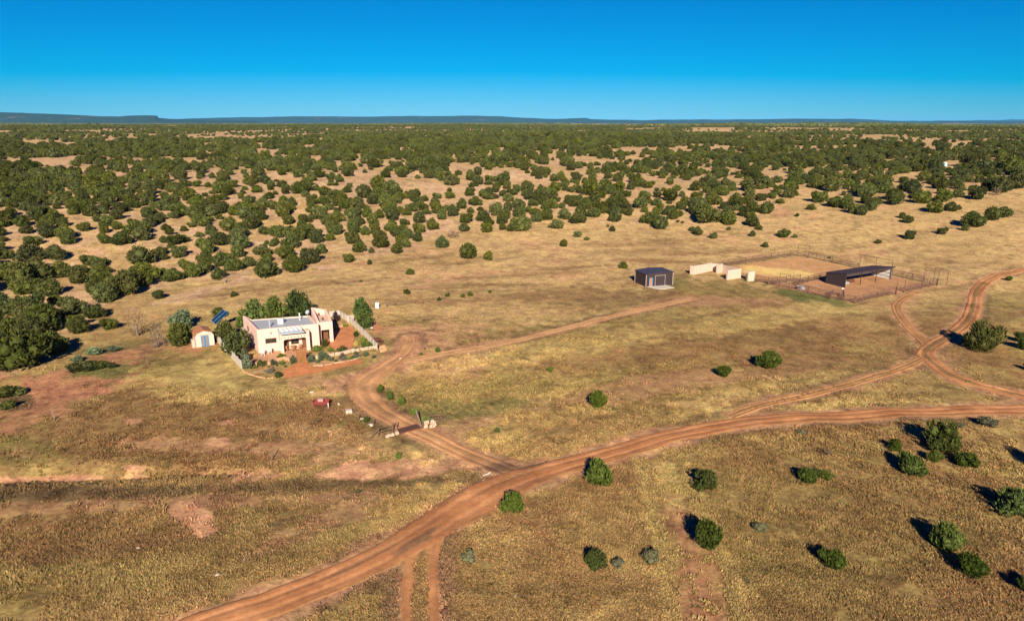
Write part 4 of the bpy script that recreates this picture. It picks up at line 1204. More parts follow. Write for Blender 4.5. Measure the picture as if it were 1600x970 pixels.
    q = rp(468.5, 499, 3.6); vb = MB(); vb.bar((q[0], q[1], 3.4), (q[0], q[1], 4.75), .11, 10); vb.bar((q[0], q[1], 4.75), (q[0], q[1], 4.82), .17, 10); vb.build("vent_pipe", M_WHITE, o)
    # satellite dish on a mast
    q = rp(480.5, 493.5, 3.8); ds = MB(); ds.bar((q[0], q[1], 3.4), (q[0], q[1], 4.5), .035, 6)
    C0 = Vector((q[0], q[1], 4.55)); nrm_ = Vector((-.35, -.75, .55)).normalized(); u_ = nrm_.orthogonal().normalized(); v_ = nrm_.cross(u_)
    vs = [C0 - nrm_ * .12]; fs = []
    for rr, dp in ((.22, .04), (.42, .10)):
        for k in range(14): 
            t = 2 * math.pi * k / 14; vs.append(C0 - nrm_ * (.12 - dp) + (u_ * math.cos(t) + v_ * math.sin(t)) * rr)
    for k in range(14): fs += [(0, 1 + k, 1 + (k + 1) % 14), (1 + k, 15 + k, 15 + (k + 1) % 14, 1 + (k + 1) % 14)]
    b0 = len(vs); vs2 = [v - nrm_ * .03 for v in vs]; ds.add(vs, fs); ds.add(vs2, [tuple(reversed(f)) for f in fs])
    ds.bar(C0 - u_ * .3, C0 + nrm_ * .4, .02, 5); ds.build("satellite_dish", M_GREYM, o)
    for (px, py) in ((498, 493), (504, 500)):
        q = rp(px, py, 3.62); vb = MB(); vb.box(q[0] - .13, q[0] + .13, q[1] - .13, q[1] + .13, 3.6, 4.0); vb.bar((q[0], q[1], 4.0), (q[0], q[1], 4.15), .16, 8, .1); vb.build("roof_vent", M_BROWNW, o)
    cn = MB()
    for x in (2.1, 3.8): cn.box(x, x + .16, -.35, -.002, 3.35, 3.47, Mf)
    cn.build("roof_spout", M_BROWNW, o)
    return Mp, lp, Mf
Mp, lp, Mf = house()
WP = Matrix.Translation((-40, 115, HZ)) @ Mp          # porch frame in the world

# bare red yards
APRON = [at(*q) for q in ((436,587),(444,578),(455,571),(463,567),(479,564),(486,572),(500,571.5),(530,566.5),(556,561),(570,563),(566,568),(540,574),(505,581),(470,588),(446,592))]
sheet("dirt_yard", APRON, (.55, .215, .085))
COURT = [at(*q) for q in ((516,524),(520,514),(532,512),(546,508),(555,514),(554,530),(556,540),(548,545),(546,549),(528,551),(520,545),(508,536),(505,530))]
sheet("dirt_courtyard", COURT, (.56, .225, .095))
PATIO = [at(*q) for q in ((407,552),(420,545),(442,541),(480,541),(486,548),(477,561),(466,564),(445,563),(430,566),(412,572),(396,575),(388,568),(396,556))]
sheet("dirt_patio", PATIO, (.50, .27, .15), rough_edge=.1)
sheet("dirt_patch", [at(*q) for q in ((578,504),(588,501),(596,506),(597,514),(588,518),(580,515))], (.50, .21, .10), rough_edge=.5)

# ---- porch and patio furniture
def chair(loc, rz, m, label, group):
    o = thing("patio_chair", label, "chair", loc, rz, group)
    MB().box(-.27, .27, -.26, .26, .40, .46).build("seat", m, o)
    b = MB()
    for k in range(5): b.box(-.25 + k * .105, -.17 + k * .105, .24, .28, .47, .98)
    b.box(-.27, .27, .235, .285, .98, 1.05); b.build("backrest", m, o)
    for sx in (-1, 1):
        for sy in (-1, 1): MB().bar((sx * .24, sy * .23, .4), (sx * .27, sy * .27, 0), .03, 5).build("leg", m, o)
        MB().box(sx * .28 - .03, sx * .28 + .03, -.26, .26, .62, .66).build("armrest", m, o)
    return o
M_PATW = mat("patio_wood", (.36, .17, .07), .8, noise=.2, nscale=8)
p = WP @ Vector((1.2, 1.1, 0)); chair(p, 2.6, M_PATW, "brown wooden chair at the left under the arched porch", "wooden chairs under the porch")
p = WP @ Vector((2.1, .4, 0)); chair(p, .6, M_PATW, "brown wooden chair in the middle at the porch opening", "wooden chairs under the porch")
p = WP @ Vector((3.3, 1.2, 0)); chair(p, -2.4, M_PATW, "brown wooden chair at the right under the arched porch", "wooden chairs under the porch")
def table(loc, rz, m, label):
    o = thing("patio_table", label, "table", loc, rz)
    t = MB(); t.bar((0, 0, .70), (0, 0, .75), .55, 18); t.build("tabletop", m, o)
    MB().bar((0, 0, .02), (0, 0, .7), .05, 8).build("pedestal", m, o)
    MB().bar((0, 0, 0), (0, 0, .05), .3, 12).build("base", m, o)
table(WP @ Vector((2.2, 1.3, 0)), 0, M_PATW, "round brown wooden table under the arched porch")
x, y = at(411, 556); chair((x, y, hz(x, y) + .05), .3, M_WHITE, "white garden chair, left of the two, in front of the house wall", "white garden chairs on the patio")
x, y = at(421.5, 553); chair((x, y, hz(x, y) + .05), -.9, M_WHITE, "white garden chair, right of the two, in front of the house wall", "white garden chairs on the patio")

def stones(name, line, h, w, m, label, cat, seed, gap=.04, courses=2):
    """a low dry-laid wall that follows a line of plan points"""
    r = random.Random(seed); mb = MB(); cx_, cy_ = line[0]; z0 = hz(cx_, cy_)
    for a, b in zip(line[:-1], line[1:]):
        M, l = frame_on(a, b)
        for cse in range(courses):
            x = r.uniform(0, .2)
            while x < l - .1:
                sx = r.uniform(.28, .7); sx = min(sx, l - x); hh = h / courses * r.uniform(.75, 1.2); ww = w * r.uniform(.7, 1.1) * (1 - .12 * cse)
                zb = h / courses * cse; jy = r.uniform(-.05, .05)
                g = M @ Vector((x + sx / 2, 0, 0)); base = hz(g.x, g.y) - z0 + zb - (.12 if cse == 0 else .01)
                c = [Vector((x + (sx - gap) * q[0], jy + ww * (q[1] - .5), base + (hh + (.12 if cse == 0 else .01)) * q[2])) for q in ((0,0,0),(1,0,0),(1,1,0),(0,1,0),(.08,.1,1),(.93,.07,1),(.9,.92,1),(.1,.9,1))]
                c = [M @ (v + Vector((r.uniform(-.04, .04), r.uniform(-.04, .04), r.uniform(-.04, .04) if i > 3 else 0))) for i, v in enumerate(c)]
                mb.hexa([v - Vector((cx_, cy_, 0)) for v in c])
                x += sx
    o = mb.build(name, m, None, loc=(cx_, cy_, z0)); tag(o, label, cat); return o
def LN(*pts): return [at(*q) for q in pts]
stones("stone_wall", LN((480,562),(492,560),(508,558),(522,555),(536,553),(548,550),(562,548),(576,545),(589,544)), .5, .45, M_STONE, "low pale stone garden wall running right from the brown wooden gate", "garden wall", 3)
stones("stone_wall", LN((463,565),(452,563),(443,561),(432,564)), .5, .45, M_STONEO, "low orange stone garden wall just left of the brown wooden gate", "garden wall", 4)
stones("stone_wall", LN((430,567),(418,570),(404,570),(392,571),(383,573)), .45, .4, M_STONEO, "low orange stone wall round the planting bed at the left garden corner", "garden wall", 5)
stones("stone_edging", LN((378,578),(388,584),(400,588),(415,591),(428,591)), .14, .22, M_STONEO, "thin stone edging along the lower left garden border", "edging", 6, courses=1)
stones("stone_edging", LN((489,572),(505,571),(520,568.5),(540,565),(558,560.5),(562,557)), .13, .22, M_STONE, "thin pale stone edging between the plants and the bare red strip", "edging", 7, courses=1)
stones("stone_edging", LN((520,513.5),(532,511),(546,507.5)), .3, .35, M_STONEO, "orange stone edging at the back of the bare red courtyard", "edging", 8, courses=1)
stones("stone_planter", LN((594,545),(602,543),(603,548),(596,550),(594,546)), .5, .4, M_STONEO, "small square orange stone planter at the right corner of the garden", "planter", 9)

# wooden double gate
a, b = at(464.8, 565.2), at(478.3, 563.3)
M, l = frame_on(a, b); z = hz(*a)
o = thing("wooden_gate", "tall brown wooden double gate in the low stone garden wall", "gate", (a[0], a[1], z), math.atan2(b[1] - a[1], b[0] - a[0]))
for k, (x0, x1) in enumerate(((.08, l / 2 - .01), (l / 2 + .01, l - .08))):
    g = MB(); n = 5
    for q in range(n): xx = x0 + (x1 - x0) * q / n; g.box(xx + .01, xx + (x1 - x0) / n - .01, -.03, .03, .05, 1.75)
    g.box(x0, x1, .03, .07, .4, .5); g.box(x0, x1, .03, .07, 1.4, 1.5)
    g.build("gate_leaf", M_GATEW, o)
for x in (0, l): MB().bar((x, 0, -.2), (x, 0, 2.0), .1, 8).build("gate_post", M_GATEW, o)
MB().box(-.15, l + .15, -.11, .11, 1.92, 2.1).build("lintel", M_GATEW, o)

# ---- fences of the yard
def panel_fence(name, pts, h, m, label, post_m, open_=False):
    A0 = pts[0]; z0 = hz(*A0); o = thing(name, label, "fence", (A0[0], A0[1], z0)); pn = MB()
    for a, b in zip(pts[:-1], pts[1:]):
        M, l = frame_on((a[0] - A0[0], a[1] - A0[1]), (b[0] - A0[0], b[1] - A0[1])); n = max(1, round(l / 2.0))
        for k in range(n):
            xa, xb = l * k / n, l * (k + 1) / n
            wp = M @ Vector(((xa + xb) / 2, 0, 0)); dz = hz(wp.x + A0[0], wp.y + A0[1]) - z0
            if not open_:
                s = 8
                for q in range(s):
                    x = xa + (xb - xa) * q / s; yo = .02 if q % 2 else -.02
                    pn.box(x + .004, x + (xb - xa) / s - .004, -.02 + yo, .02 + yo, dz, dz + h, M)
                pn.box(xa + .01, xb - .01, .045, .085, dz + h - .18, dz + h - .08, M)
            else:
                for zz in (.25, .55, .85, 1.1): pn.box(xa, xb, -.015, .015, dz + zz * h, dz + zz * h + .05, M)
        for k in range(n + 1):
            g = M @ Vector((l * k / n, .1, 0)); dz = hz(g.x + A0[0], g.y + A0[1]) - z0
            MB().box(g.x - .05, g.x + .05, g.y - .05, g.y + .05, dz - .2, dz + h + .08).build("post", post_m, o)
    pn.build("panel", m, o); return o
panel_fence("siding_fence", LN((337,531),(377,576)), 1.45, M_SIDING, "pale grey board fence slanting from the pink shed to the lower left garden corner", M_SIDING)
panel_fence("siding_fence", LN((590,547),(572,527),(556,512),(551,507.5)), 1.25, M_SIDING, "pale board fence slanting along the right side of the courtyard", M_SIDING)
panel_fence("siding_fence", LN((543,503),(553,502)), 1.3, M_SIDING, "short pale grey board fence piece beside the two stacked green trees", M_SIDING)
panel_fence("siding_fence", LN((551,506),(541,500),(531,494),(515,495)), 1.2, M_SIDING, "pale board fence at the rear of the courtyard behind the purple tree", M_SIDING)

# ---- little pink shed with blue doors
a, b = at(307, 543), at(335, 538.5)
M, l = frame_on(a, b); z = hz(*a)
o = thing("garden_shed", "little pink garden shed with barrel shaped terracotta roof and blue framed doors", "shed", (a[0], a[1], z), math.atan2(b[1] - a[1], b[0] - a[0]))
W_ = 3.0; dep = 3.6
prof = [(0, -.2), (W_, -.2), (W_, 1.85), (W_ - .3, 2.35), (W_ / 2, 2.75), (.3, 2.35), (0, 1.85)]
MB().prism_y(prof, 0, dep).build("wall", M_STUCCO, o)
rf = MB(); rp_ = [(-.1, 1.82), (.24, 2.40), (W_ / 2, 2.84), (W_ - .24, 2.40), (W_ + .1, 1.82)]
for k in range(4):
    (xa, za), (xb, zb) = rp_[k], rp_[k + 1]
    rf.hexa([Vector(v) for v in ((xa, .12, za), (xb, .12, zb), (xb, dep + .12, zb), (xa, dep + .12, za), (xa, .12, za + .09), (xb, .12, zb + .09), (xb, dep + .12, zb + .09), (xa, dep + .12, za + .09))])
rf.build("roof", M_TERRA, o)
for k, (x0, x1) in enumerate(((.85, 1.48), (1.52, 2.15))):
    d = MB(); d.box(x0 + .1, x1 - .1, -.05, -.02, .1, 1.85); dr = d.build("door", M_GREYP, o)
    f = MB(); f.box(x0, x0 + .1, -.07, -.002, 0, 1.95); f.box(x1 - .1, x1, -.07, -.002, 0, 1.95); f.box(x0 + .1, x1 - .1, -.07, -.002, 1.85, 1.95); f.box(x0 + .1, x1 - .1, -.07, -.002, 0, .1)
    f.build("door_frame", M_BLUE, dr)
MB().box(.6, 2.4, -.16, -.002, 2.08, 2.18).build("lintel", M_STUCCO2, o)
MB().box(-.6, -.1, .1, 1.2, -.1, 1.4).build("buttress", M_STUCCO2, o)

# ---- solar panels on a pole
c = at(345, 512); z = hz(*c)
o = thing("solar_panel", "blue solar panel array tilted on a pole behind the little pink shed", "solar panel", (c[0], c[1], z))
MB().bar((0, 0, -.2), (0, 0, 2.2), .1, 10).build("pole", M_GREYM, o)
R = Matrix.Rotation(math.radians(40), 4, 'Z') @ Matrix.Rotation(math.radians(-35), 4, 'Y') @ Matrix.Rotation(math.radians(38), 4, 'X')
R = Matrix.Translation((0, 0, 2.2)) @ R @ Matrix.Diagonal((.80, .62, 1, 1))
for k, y0 in enumerate((-1.0, .03)):
    pm = MB(); pm.box(-1.9, 1.9, y0, y0 + .96, 0, .05, R); pc = pm.build("cell_panel", M_SOLAR, o)
    fm = MB()
    for (x0, x1, ya, yb) in ((-1.95, 1.95, y0 - .035, y0 - .002), (-1.95, 1.95, y0 + .962, y0 + .99), (-1.95, -1.902, y0, y0 + .96), (1.902, 1.95, y0, y0 + .96)): fm.box(x0, x1, ya, yb, -.02, .07, R)
    fm.build("panel_frame", M_ALU if k else M_BLUE, pc)
rk = MB()
for x in (-1.2, 1.2): rk.box(x - .04, x + .04, -1.0, 1.0, -.12, -.02, R)
rk.box(-1.3, 1.3, -.05, .05, -.22, -.122, R); rk.build("rack", M_GREYM, o)

# ---- brown metal storage shed
a, b = at(1009, 448.4), at(1055.5, 444.2)
ang = math.atan2(b[1] - a[1], b[0] - a[0]); z = hz(*a)
o = thing("storage_shed", "dark brown metal shed with white trim, roller door and a concrete apron", "shed", (a[0], a[1], z), ang)
W_, dep = 7.3, 5.4
w = MB(); w.prism_y([(0, -.2), (W_, -.2), (W_, 3.15), (W_ * .5, 3.3), (0, 3.0)], 0, dep)
w.build("wall", M_SHED, o)
rb = MB()
n = 36
for k in range(n):
    x = W_ * (k + .5) / n
    if .15 < x < W_ - .15 and not (.75 < x < 1.95) and not (2.35 < x < 5.25): rb.box(x - .03, x + .03, -.03, -.002, 0, 2.9)
rb.build("siding_ribs", M_SHED, o)
rf = MB(); rf.hexa([Vector(v) for v in ((-.15,-.2,3.02),(W_*.5,-.2,3.33),(W_*.5,dep+.2,3.33),(-.15,dep+.2,3.02),(-.15,-.2,3.10),(W_*.5,-.2,3.42),(W_*.5,dep+.2,3.42),(-.15,dep+.2,3.10))])
rf.hexa([Vector(v) for v in ((W_*.5+.001,-.2,3.33),(W_+.15,-.2,3.15),(W_+.15,dep+.2,3.15),(W_*.5+.001,dep+.2,3.33),(W_*.5+.001,-.2,3.42),(W_+.15,-.2,3.24),(W_+.15,dep+.2,3.24),(W_*.5+.001,dep+.2,3.42))])
rf.build("roof", M_SHEDR, o)
for (x0, x1, y0, y1) in ((-.05, .06, -.06, .06), (W_ - .06, W_ + .05, -.06, .06), (-.06, .1, dep - .1, dep + .06)): MB().box(x0, x1, y0, y1, 0, 2.98).build("corner_trim", M_SIDING, o)
rd = MB(); rd.box(2.5, 5.1, -.03, -.001, 0, 2.55)
for k in range(13): rd.box(2.52, 5.08, -.05, -.031, .04 + k * .195, .18 + k * .195)
rd.build("roller_door", M_SHED, o)
MB().box(2.42, 5.18, -.07, -.001, 2.552, 2.62).build("door_trim", M_SIDING, o)
for x in (2.43, 5.102): MB().box(x, x + .068, -.07, -.001, 0, 2.55).build("door_trim", M_SIDING, o)
pd = MB(); pd.box(.95, 1.6, -.04, -.001, 0, 2.05); pdo = pd.build("door", M_TERRA, o); MB().bar((1.52, -.09, 1.0), (1.52, -.04, 1.0), .03, 6).build("handle", M_GREYM, pdo)
tr = MB(); tr.box(.85, .948, -.06, -.001, 0, 2.05); tr.box(1.602, 1.78, -.06, -.001, 0, 2.05); tr.box(.85, 1.78, -.06, -.001, 2.052, 2.15); tr.build("door_frame", M_BLUE, o)
MB().hexa([Vector(v) for v in ((.3,-.02,-.1),(5.6,-.02,-.1),(6.0,-3.0,-.1),(1.9,-3.4,-.1),(.3,-.02,.09),(5.6,-.02,.09),(6.0,-3.0,.09),(1.9,-3.4,.09))][::1]).build("concrete_apron", M_CONC, o)

# ---- unfinished adobe walls (a comb of stubs on a spine)
u_ = Vector((.86, .51, 0)); v_ = Vector((-.51, .86, 0))
def awall(a, b, h, th, label, seed):
    a = Vector((*a, 0)); b = Vector((*b, 0)); z = hz(a.x, a.y); r = random.Random(seed)
    M, l = frame_on((0, 0), (b.x - a.x, b.y - a.y)); mb = MB(); n = max(2, int(l / .9)); hs = [h * r.uniform(.97, 1.03) for _ in range(n + 1)]
    vs = []; fs = []
    for k in range(n + 1):
        x = l * k / n; vs += [M @ Vector((x, 0, -.3)), M @ Vector((x, th, -.3)), M @ Vector((x, th, hs[k])), M @ Vector((x, 0, hs[k]))]
    for k in range(n):
        i = 4 * k; fs += [(i, i + 4, i + 7, i + 3), (i + 3, i + 7, i + 6, i + 2), (i + 2, i + 6, i + 5, i + 1)]
    fs += [(0, 3, 2, 1), (4 * n, 4 * n + 1, 4 * n + 2, 4 * n + 3)]
    mb.add(vs, fs); o = mb.build("adobe_wall", M_STUCCO2, None, loc=(a.x, a.y, z), bevel=.05)
    tag(o, label, "wall", "unfinished pale adobe walls beside the arena"); return o
q = [at(1084, 429.5), at(1111.5, 423.5), at(1121.5, 427.5), at(1129, 425.3), at(1136.5, 437.5), at(1157.5, 434), at(1168.5, 439.7), at(1178.5, 438.7), at(1077.5, 428.5)]
awall(q[0], q[1], 2.25, .5, "long pale adobe wall at the left end of the unfinished adobe walls", 1)
awall(q[8], (q[0][0] - .03, q[0][1] + .02), 2.2, .5, "narrow adobe end return at the far left of the unfinished walls", 2)
awall(q[2], q[3], 2.3, .6, "short square adobe pier between the long left wall and the big middle wall", 3)
awall(q[4], q[5], 2.45, .55, "big square faced adobe wall, third from the left of the unfinished walls", 4)
awall(q[6], q[7], 2.35, .55, "small adobe pier at the right end of the unfinished walls, touching the pipe fence", 5)
s0 = Vector(q[7]) + Vector((.05, .6)); s1 = Vector(q[5]) + Vector((.05, .62)); s2 = Vector(q[3]) + Vector((.05, .65)); s3 = Vector(q[1]) + Vector((.1, .55))
awall(s0, s1 + (s0 - s1) * .45, 2.0, .4, "adobe wall stretch along the arena behind the right end pier", 6)
awall(s1, s2 + (s1 - s2) * .1, 2.1, .4, "adobe wall stretch behind the big middle wall", 7)
awall(s2, s3, 2.0, .4, "adobe wall stretch at the back, between the square pier and the long left wall", 8)

# ---- corral: sand, pipe fences, shelter
O_ = Vector((75.3, 145.3)); U = Vector((.86, .51)); Vv = Vector((-.51, .86))
def K(u, v): p = O_ + U * u + Vv * v; return (p.x, p.y)
ARENA = [K(-.6, 18.5), K(33, 18.5), K(34.5, 42), K(2.5, 42.5)]
yel = np.array((.62, .42, .15))
sheet("arena_sand", [at(*q) for q in ((1130,417.5),(1247,400.5),(1345,421),(1300,430),(1268,436),(1225,441),(1180,436))], (.50, .27, .12), cell=.3, lift=.06,
      second=((.70, .48, .17), lambda x, y: (lambda p: np.clip(sstep(1.1, .45, np.abs(((p[1] - 426.0) - .075 * (p[0] - 1215)) / 7.5) + .25 * fbm(x, y, 5, 75, 3)) * sstep(1150, 1172, p[0]) * sstep(1285, 1262, p[0]), 0, 1))(project(x, y, height(x, y)))))
sheet("pen_dirt", [at(*q) for q in ((1182,440),(1225,443),(1268,438),(1300,431),(1345,422),(1392,431),(1461,447),(1335,472.5),(1250,456)) ], (.43, .225, .11), cell=.3, lift=.05)

def pipe_fence(pts, label, h=1.6, rails=5, gap=2.4, r=.045, name="pipe_fence"):
    A0 = pts[0]; z0 = hz(*A0); o = thing(name, label, "fence", (A0[0], A0[1], z0), group=None); rl = MB()
    for a, b in zip(pts[:-1], pts[1:]):
        a = Vector(a); b = Vector(b); l = (b - a).length; n = max(1, round(l / gap)); prev = None
        for k in range(n + 1):
            p = a.lerp(b, k / n); z = hz(p.x, p.y) - z0; q = Vector((p.x - A0[0], p.y - A0[1], z))
            if k == 0 or k <= n: MB().bar(q + Vector((0, 0, -.3)), q + Vector((0, 0, h + .06)), r * 1.35, 6).build("post", M_PIPE, o)
            if prev is not None:
                for i in range(rails): zz = h * (1 - i / rails) ; rl.bar(prev + Vector((0, 0, zz)), q + Vector((0, 0, zz)), r if i else r * 1.25, 5)
            prev = q
    rl.build("rail", M_PIPE, o); return o
pipe_fence(LN((1181,440),(1200,444),(1218,448)), "brown pipe fence from the adobe end pier to the double gate", r=.055)
pipe_fence(LN((1236,451.5),(1262,458),(1295,466),(1336,474)), "long brown pipe fence along the lower left side of the dirt pen", r=.055)
pipe_fence(LN((1337,474),(1370,466),(1399,459.5)), "brown pipe fence along the lower right side of the pen, front half", r=.055)
pipe_fence(LN((1413,456.5),(1440,451),(1463,446)), "brown pipe fence along the lower right side of the pen, rear half", r=.055)
pipe_fence(LN((1128,416.5),(1165,411),(1205,405),(1244,399.5)), "brown pipe fence along the far left side of the sand arena", r=.055)
pipe_fence(LN((1263,402),(1300,410.5),(1341,420.5)), "brown pipe fence along the far right side of the sand arena", r=.055)
pipe_fence(LN((1394,430.5),(1425,437.5),(1442,441)), "brown pipe fence at the right rear from the loafing shed to the tall frame", r=.055)
pipe_fence(LN((1244,447.5),(1262,441),(1290,435)), "short brown pipe fence dividing the arena from the pen, left of the shelter", r=.055)
pipe_fence(LN((1200,445),(1228,441.5),(1250,439)), "inner brown pipe fence lane at the arena's front corner", r=.055)
pipe_fence(LN((1297,464.5),(1301,461),(1317,462),(1318,469.5)), "small round-topped pipe feeding pen inside the lower fence", h=1.3, r=.055)

def tall_frame(posts, h, label, bars=((0, 1),), low=True):
    A0 = posts[0]; z0 = hz(*A0); o = thing("gate_frame", label, "gate frame", (A0[0], A0[1], z0), group="tall pipe gate frames of the corral")
    Q = []
    for p in posts:
        q = Vector((p[0] - A0[0], p[1] - A0[1], hz(*p) - z0)); Q.append(q)
        MB().bar(q + Vector((0, 0, -.3)), q + Vector((0, 0, h)), .075, 7).build("post", M_PIPE, o)
    tb = MB()
    for i, j in bars: tb.bar(Q[i] + Vector((0, 0, h - .05)), Q[j] + Vector((0, 0, h - .05)), .055, 6)
    if bars: tb.build("crossbar", M_PIPE, o)
    if low and bars:
        g = MB(); i, j = bars[0]
        for zz in (.3, .65, 1.0, 1.35): g.bar(Q[i] + Vector((0, 0, zz)), Q[j] + Vector((0, 0, zz)), .035, 5)
        for t in (.04, .5, .96): g.bar(Q[i].lerp(Q[j], t) + Vector((0, 0, .3)), Q[i].lerp(Q[j], t) + Vector((0, 0, 1.36)), .035, 5)
        g.build("gate_leaf", M_PIPE, o)
    return o
tall_frame(LN((1217.5,448),(1233,451)), 3.3, "tall brown pipe gate frame at the front corner beside the adobe piers")
tall_frame(LN((1246,400),(1263,402.5)), 3.4, "tall brown pipe gate frame at the far corner of the sand arena")
tall_frame(LN((1400,460),(1412.5,457)), 3.4, "pair of tall thin pipe posts in the lower right fence of the pen", bars=())
tall_frame(LN((1342.5,421),(1367,425.5),(1392,430.5)), 3.9, "tall pipe frame standing behind the roof of the loafing shed", bars=((0, 1), (1, 2)), low=False)
tall_frame(LN((1443,441),(1464.5,446.5),(1478.5,446.5),(1458,441)), 3.7, "tall box shaped pipe frame at the right corner of the pen", bars=((0, 1), (1, 2), (2, 3), (3, 0)))

# loafing shed
a, b = at(1320, 450), at(1392, 437)
ang = math.atan2(b[1] - a[1], b[0] - a[0]); l = (Vector(b) - Vector(a)).length; z = hz(*a)
o = thing("loafing_shed", "long open fronted brown metal animal shelter with white inner walls", "shelter", (a[0], a[1], z), ang)
dep = 5.4; fh, bh = 3.45, 2.75
def panel(y0, y1, x0, x1, name, m, z0=0.0, par=None):
    g = MB(); g.hexa([Vector(v) for v in ((x0,y0,z0),(x1,y0,z0),(x1,y1,z0),(x0,y1,z0),(x0,y0,fh+(bh-fh)*y0/dep),(x1,y0,fh+(bh-fh)*y0/dep),(x1,y1,fh+(bh-fh)*y1/dep),(x0,y1,fh+(bh-fh)*y1/dep))]); return g.build(name, m, par or o)
panel(0, dep, -.06, 0, "end_wall", M_SHED, -.1)
panel(0.05, dep - .05, .002, .04, "lining", M_WHITE)
panel(0, dep, l, l + .06, "end_wall", M_SHED, -.1)
panel(0.05, dep - .05, l - .04, l - .002, "lining", M_WHITE)
panel(dep - .06, dep, .002, l - .002, "rear_wall", M_SHED, .9)
panel(dep - .11, dep - .062, .05, l - .05, "lining", M_WHITE, .92)
g = MB(); g.hexa([Vector(v) for v in ((-.25,-.5,fh+.07),(l+.25,-.5,fh+.07),(l+.25,dep+.2,bh-.02),(-.25,dep+.2,bh-.02),(-.25,-.5,fh+.15),(l+.25,-.5,fh+.15),(l+.25,dep+.2,bh+.06),(-.25,dep+.2,bh+.06))])
for k in range(60): 
    x = -.2 + (l + .4) * k / 59; g.hexa([Vector(v) for v in ((x-.02,-.49,fh+.151),(x+.02,-.49,fh+.151),(x+.02,dep+.19,bh+.061),(x-.02,dep+.19,bh+.061),(x-.02,-.49,fh+.185),(x+.02,-.49,fh+.185),(x+.02,dep+.19,bh+.095),(x-.02,dep+.19,bh+.095))])
g.build("roof", M_SHEDR, o)
MB().box(-.25, l + .25, -.56, -.505, fh - .12, fh + .16).build("fascia", M_SHED, o)
for x in (.12, l * .33, l * .66, l - .12): MB().box(x - .06, x + .06, .06, .18, -.1, fh - .02).build("post", M_SHED, o)
for i, zz in enumerate((1.05, 2.0)): MB().bar((l * .66, .1, zz), (l - .12, .1, zz), .04, 6).build("rail", M_PIPE, o)
for zz in (1.0, 1.9): MB().bar((l - .08, .3, zz), (l - .08, dep - .3, zz), .04, 6).build("rail", M_PIPE, o)
# feeders inside
p = Matrix.Translation((a[0], a[1], z)) @ Matrix.Rotation(ang, 4, 'Z')
def trough(x, y, label, m, rz=0.0):
    q = p @ Vector((x, y, 0)); o = thing("feed_trough", label, "trough", (q.x, q.y, hz(q.x, q.y) + .05), ang + rz, "feed troughs in the shelter")
    g = MB(); g.box(-1, 1, -.35, -.29, .3, .75); g.box(-1, 1, .29, .35, .3, .75); g.box(-1, -.94, -.288, .288, .3, .75); g.box(.94, 1, -.288, .288, .3, .75); g.box(-.938, .938, -.288, .288, .3, .35); g.build("basin", m, o)
    for sx in (-.85, .85):
        for sy in (-.25, .25): MB().box(sx - .04, sx + .04, sy - .04, sy + .04, 0, .298).build("leg", m, o)
trough(5.5, 2.6, "rusty brown feed trough in the middle of the open shelter", M_RUST)
trough(2.4, 1.6, "grey metal feed trough near the left wall of the open shelter", M_GREYM, .2)
c = at(1251, 452); o = thing("water_tank", "round grey water tank by the pipe fence in the front lane of the pen", "tank", (c[0], c[1], hz(*c)))
g = MB(); n = 18
ring(g, [(math.cos(2*math.pi*k/n)*.9, math.sin(2*math.pi*k/n)*.9) for k in range(n)], .05, 0, .75); g.build("rim", M_GREYM, o)
MB().bar((0, 0, .05), (0, 0, .62), .84, 18).build("water", mat("tank_water", (.05, .10, .12), .05, spec=.5), o)
c = at(1316.5, 451.5); o = MB().box(-.3, .3, -.2, .2, 0, .22).build("salt_block", M_WHITE, None, loc=(c[0], c[1], hz(*c) + .04), bevel=.05); tag(o, "small white block on the dirt at the shelter's left corner", "block")

# ---- distant blue and white well house
c = at(1475, 261.5); z = hz(*c)
o = thing("well_house", "small blue and white hut among junipers in the far right woods", "hut", (c[0], c[1], z), .35); o.scale = (.72, .72, .72)
g = MB(); g.box(-1.3, 1.3, -1.2, 1.2, -.2, 2.9); g.build("wall", mat("pale_blue_metal", (.30, .42, .48), .5), o)
MB().hexa([Vector(v) for v in ((-1.5,-1.4,2.91),(1.5,-1.4,2.91),(1.5,1.4,2.91),(-1.5,1.4,2.91),(-1.5,-.1,3.5),(1.5,-.1,3.5),(1.5,.1,3.5),(-1.5,.1,3.5))]).build("roof", M_WHITE, o)
MB().box(-.45, .45, -1.25, -1.202, 0, 2.0).build("door", M_WHITE, o)
MB().box(-1.35, -1.302, -1.1, 1.1, 0, 2.8).build("side_panel", M_BLUE, o)

# ---- cattle guard and the entrance
g4 = [at(622.5, 671.5), at(650, 664), at(660.5, 669), at(624.5, 678.5)]
A0 = g4[3]; z0 = hz(*A0) + .1
o = thing("cattle_guard", "dark brown pipe cattle guard set across the driveway entrance", "cattle guard", (A0[0], A0[1], z0))
Lq = [Vector((q[0] - A0[0], q[1] - A0[1], .03)) for q in g4]
MB().add([v + Vector((0, 0, -.12)) for v in Lq], [(3, 2, 1, 0)][:1]).build("pit_shade_sheet", mat("pit_shade", (.03, .02, .018), 1), o)  # flat near-black sheet under the bars; shade of the hollow painted in
bars_ = MB()
for k in range(11):
    t = k / 10; bars_.bar(Lq[3].lerp(Lq[0], t), Lq[2].lerp(Lq[1], t), .055, 6)
bars_.build("bars", mat("dark_grate", (.055, .025, .022), .8), o)
fr = MB()
for i in (0, 2): fr.bar(Lq[i], Lq[(i + 1) % 4], .09, 6)
fr.bar(Lq[1], Lq[2], .09, 6); fr.bar(Lq[3], Lq[0], .09, 6); fr.build("frame", M_RUST, o)

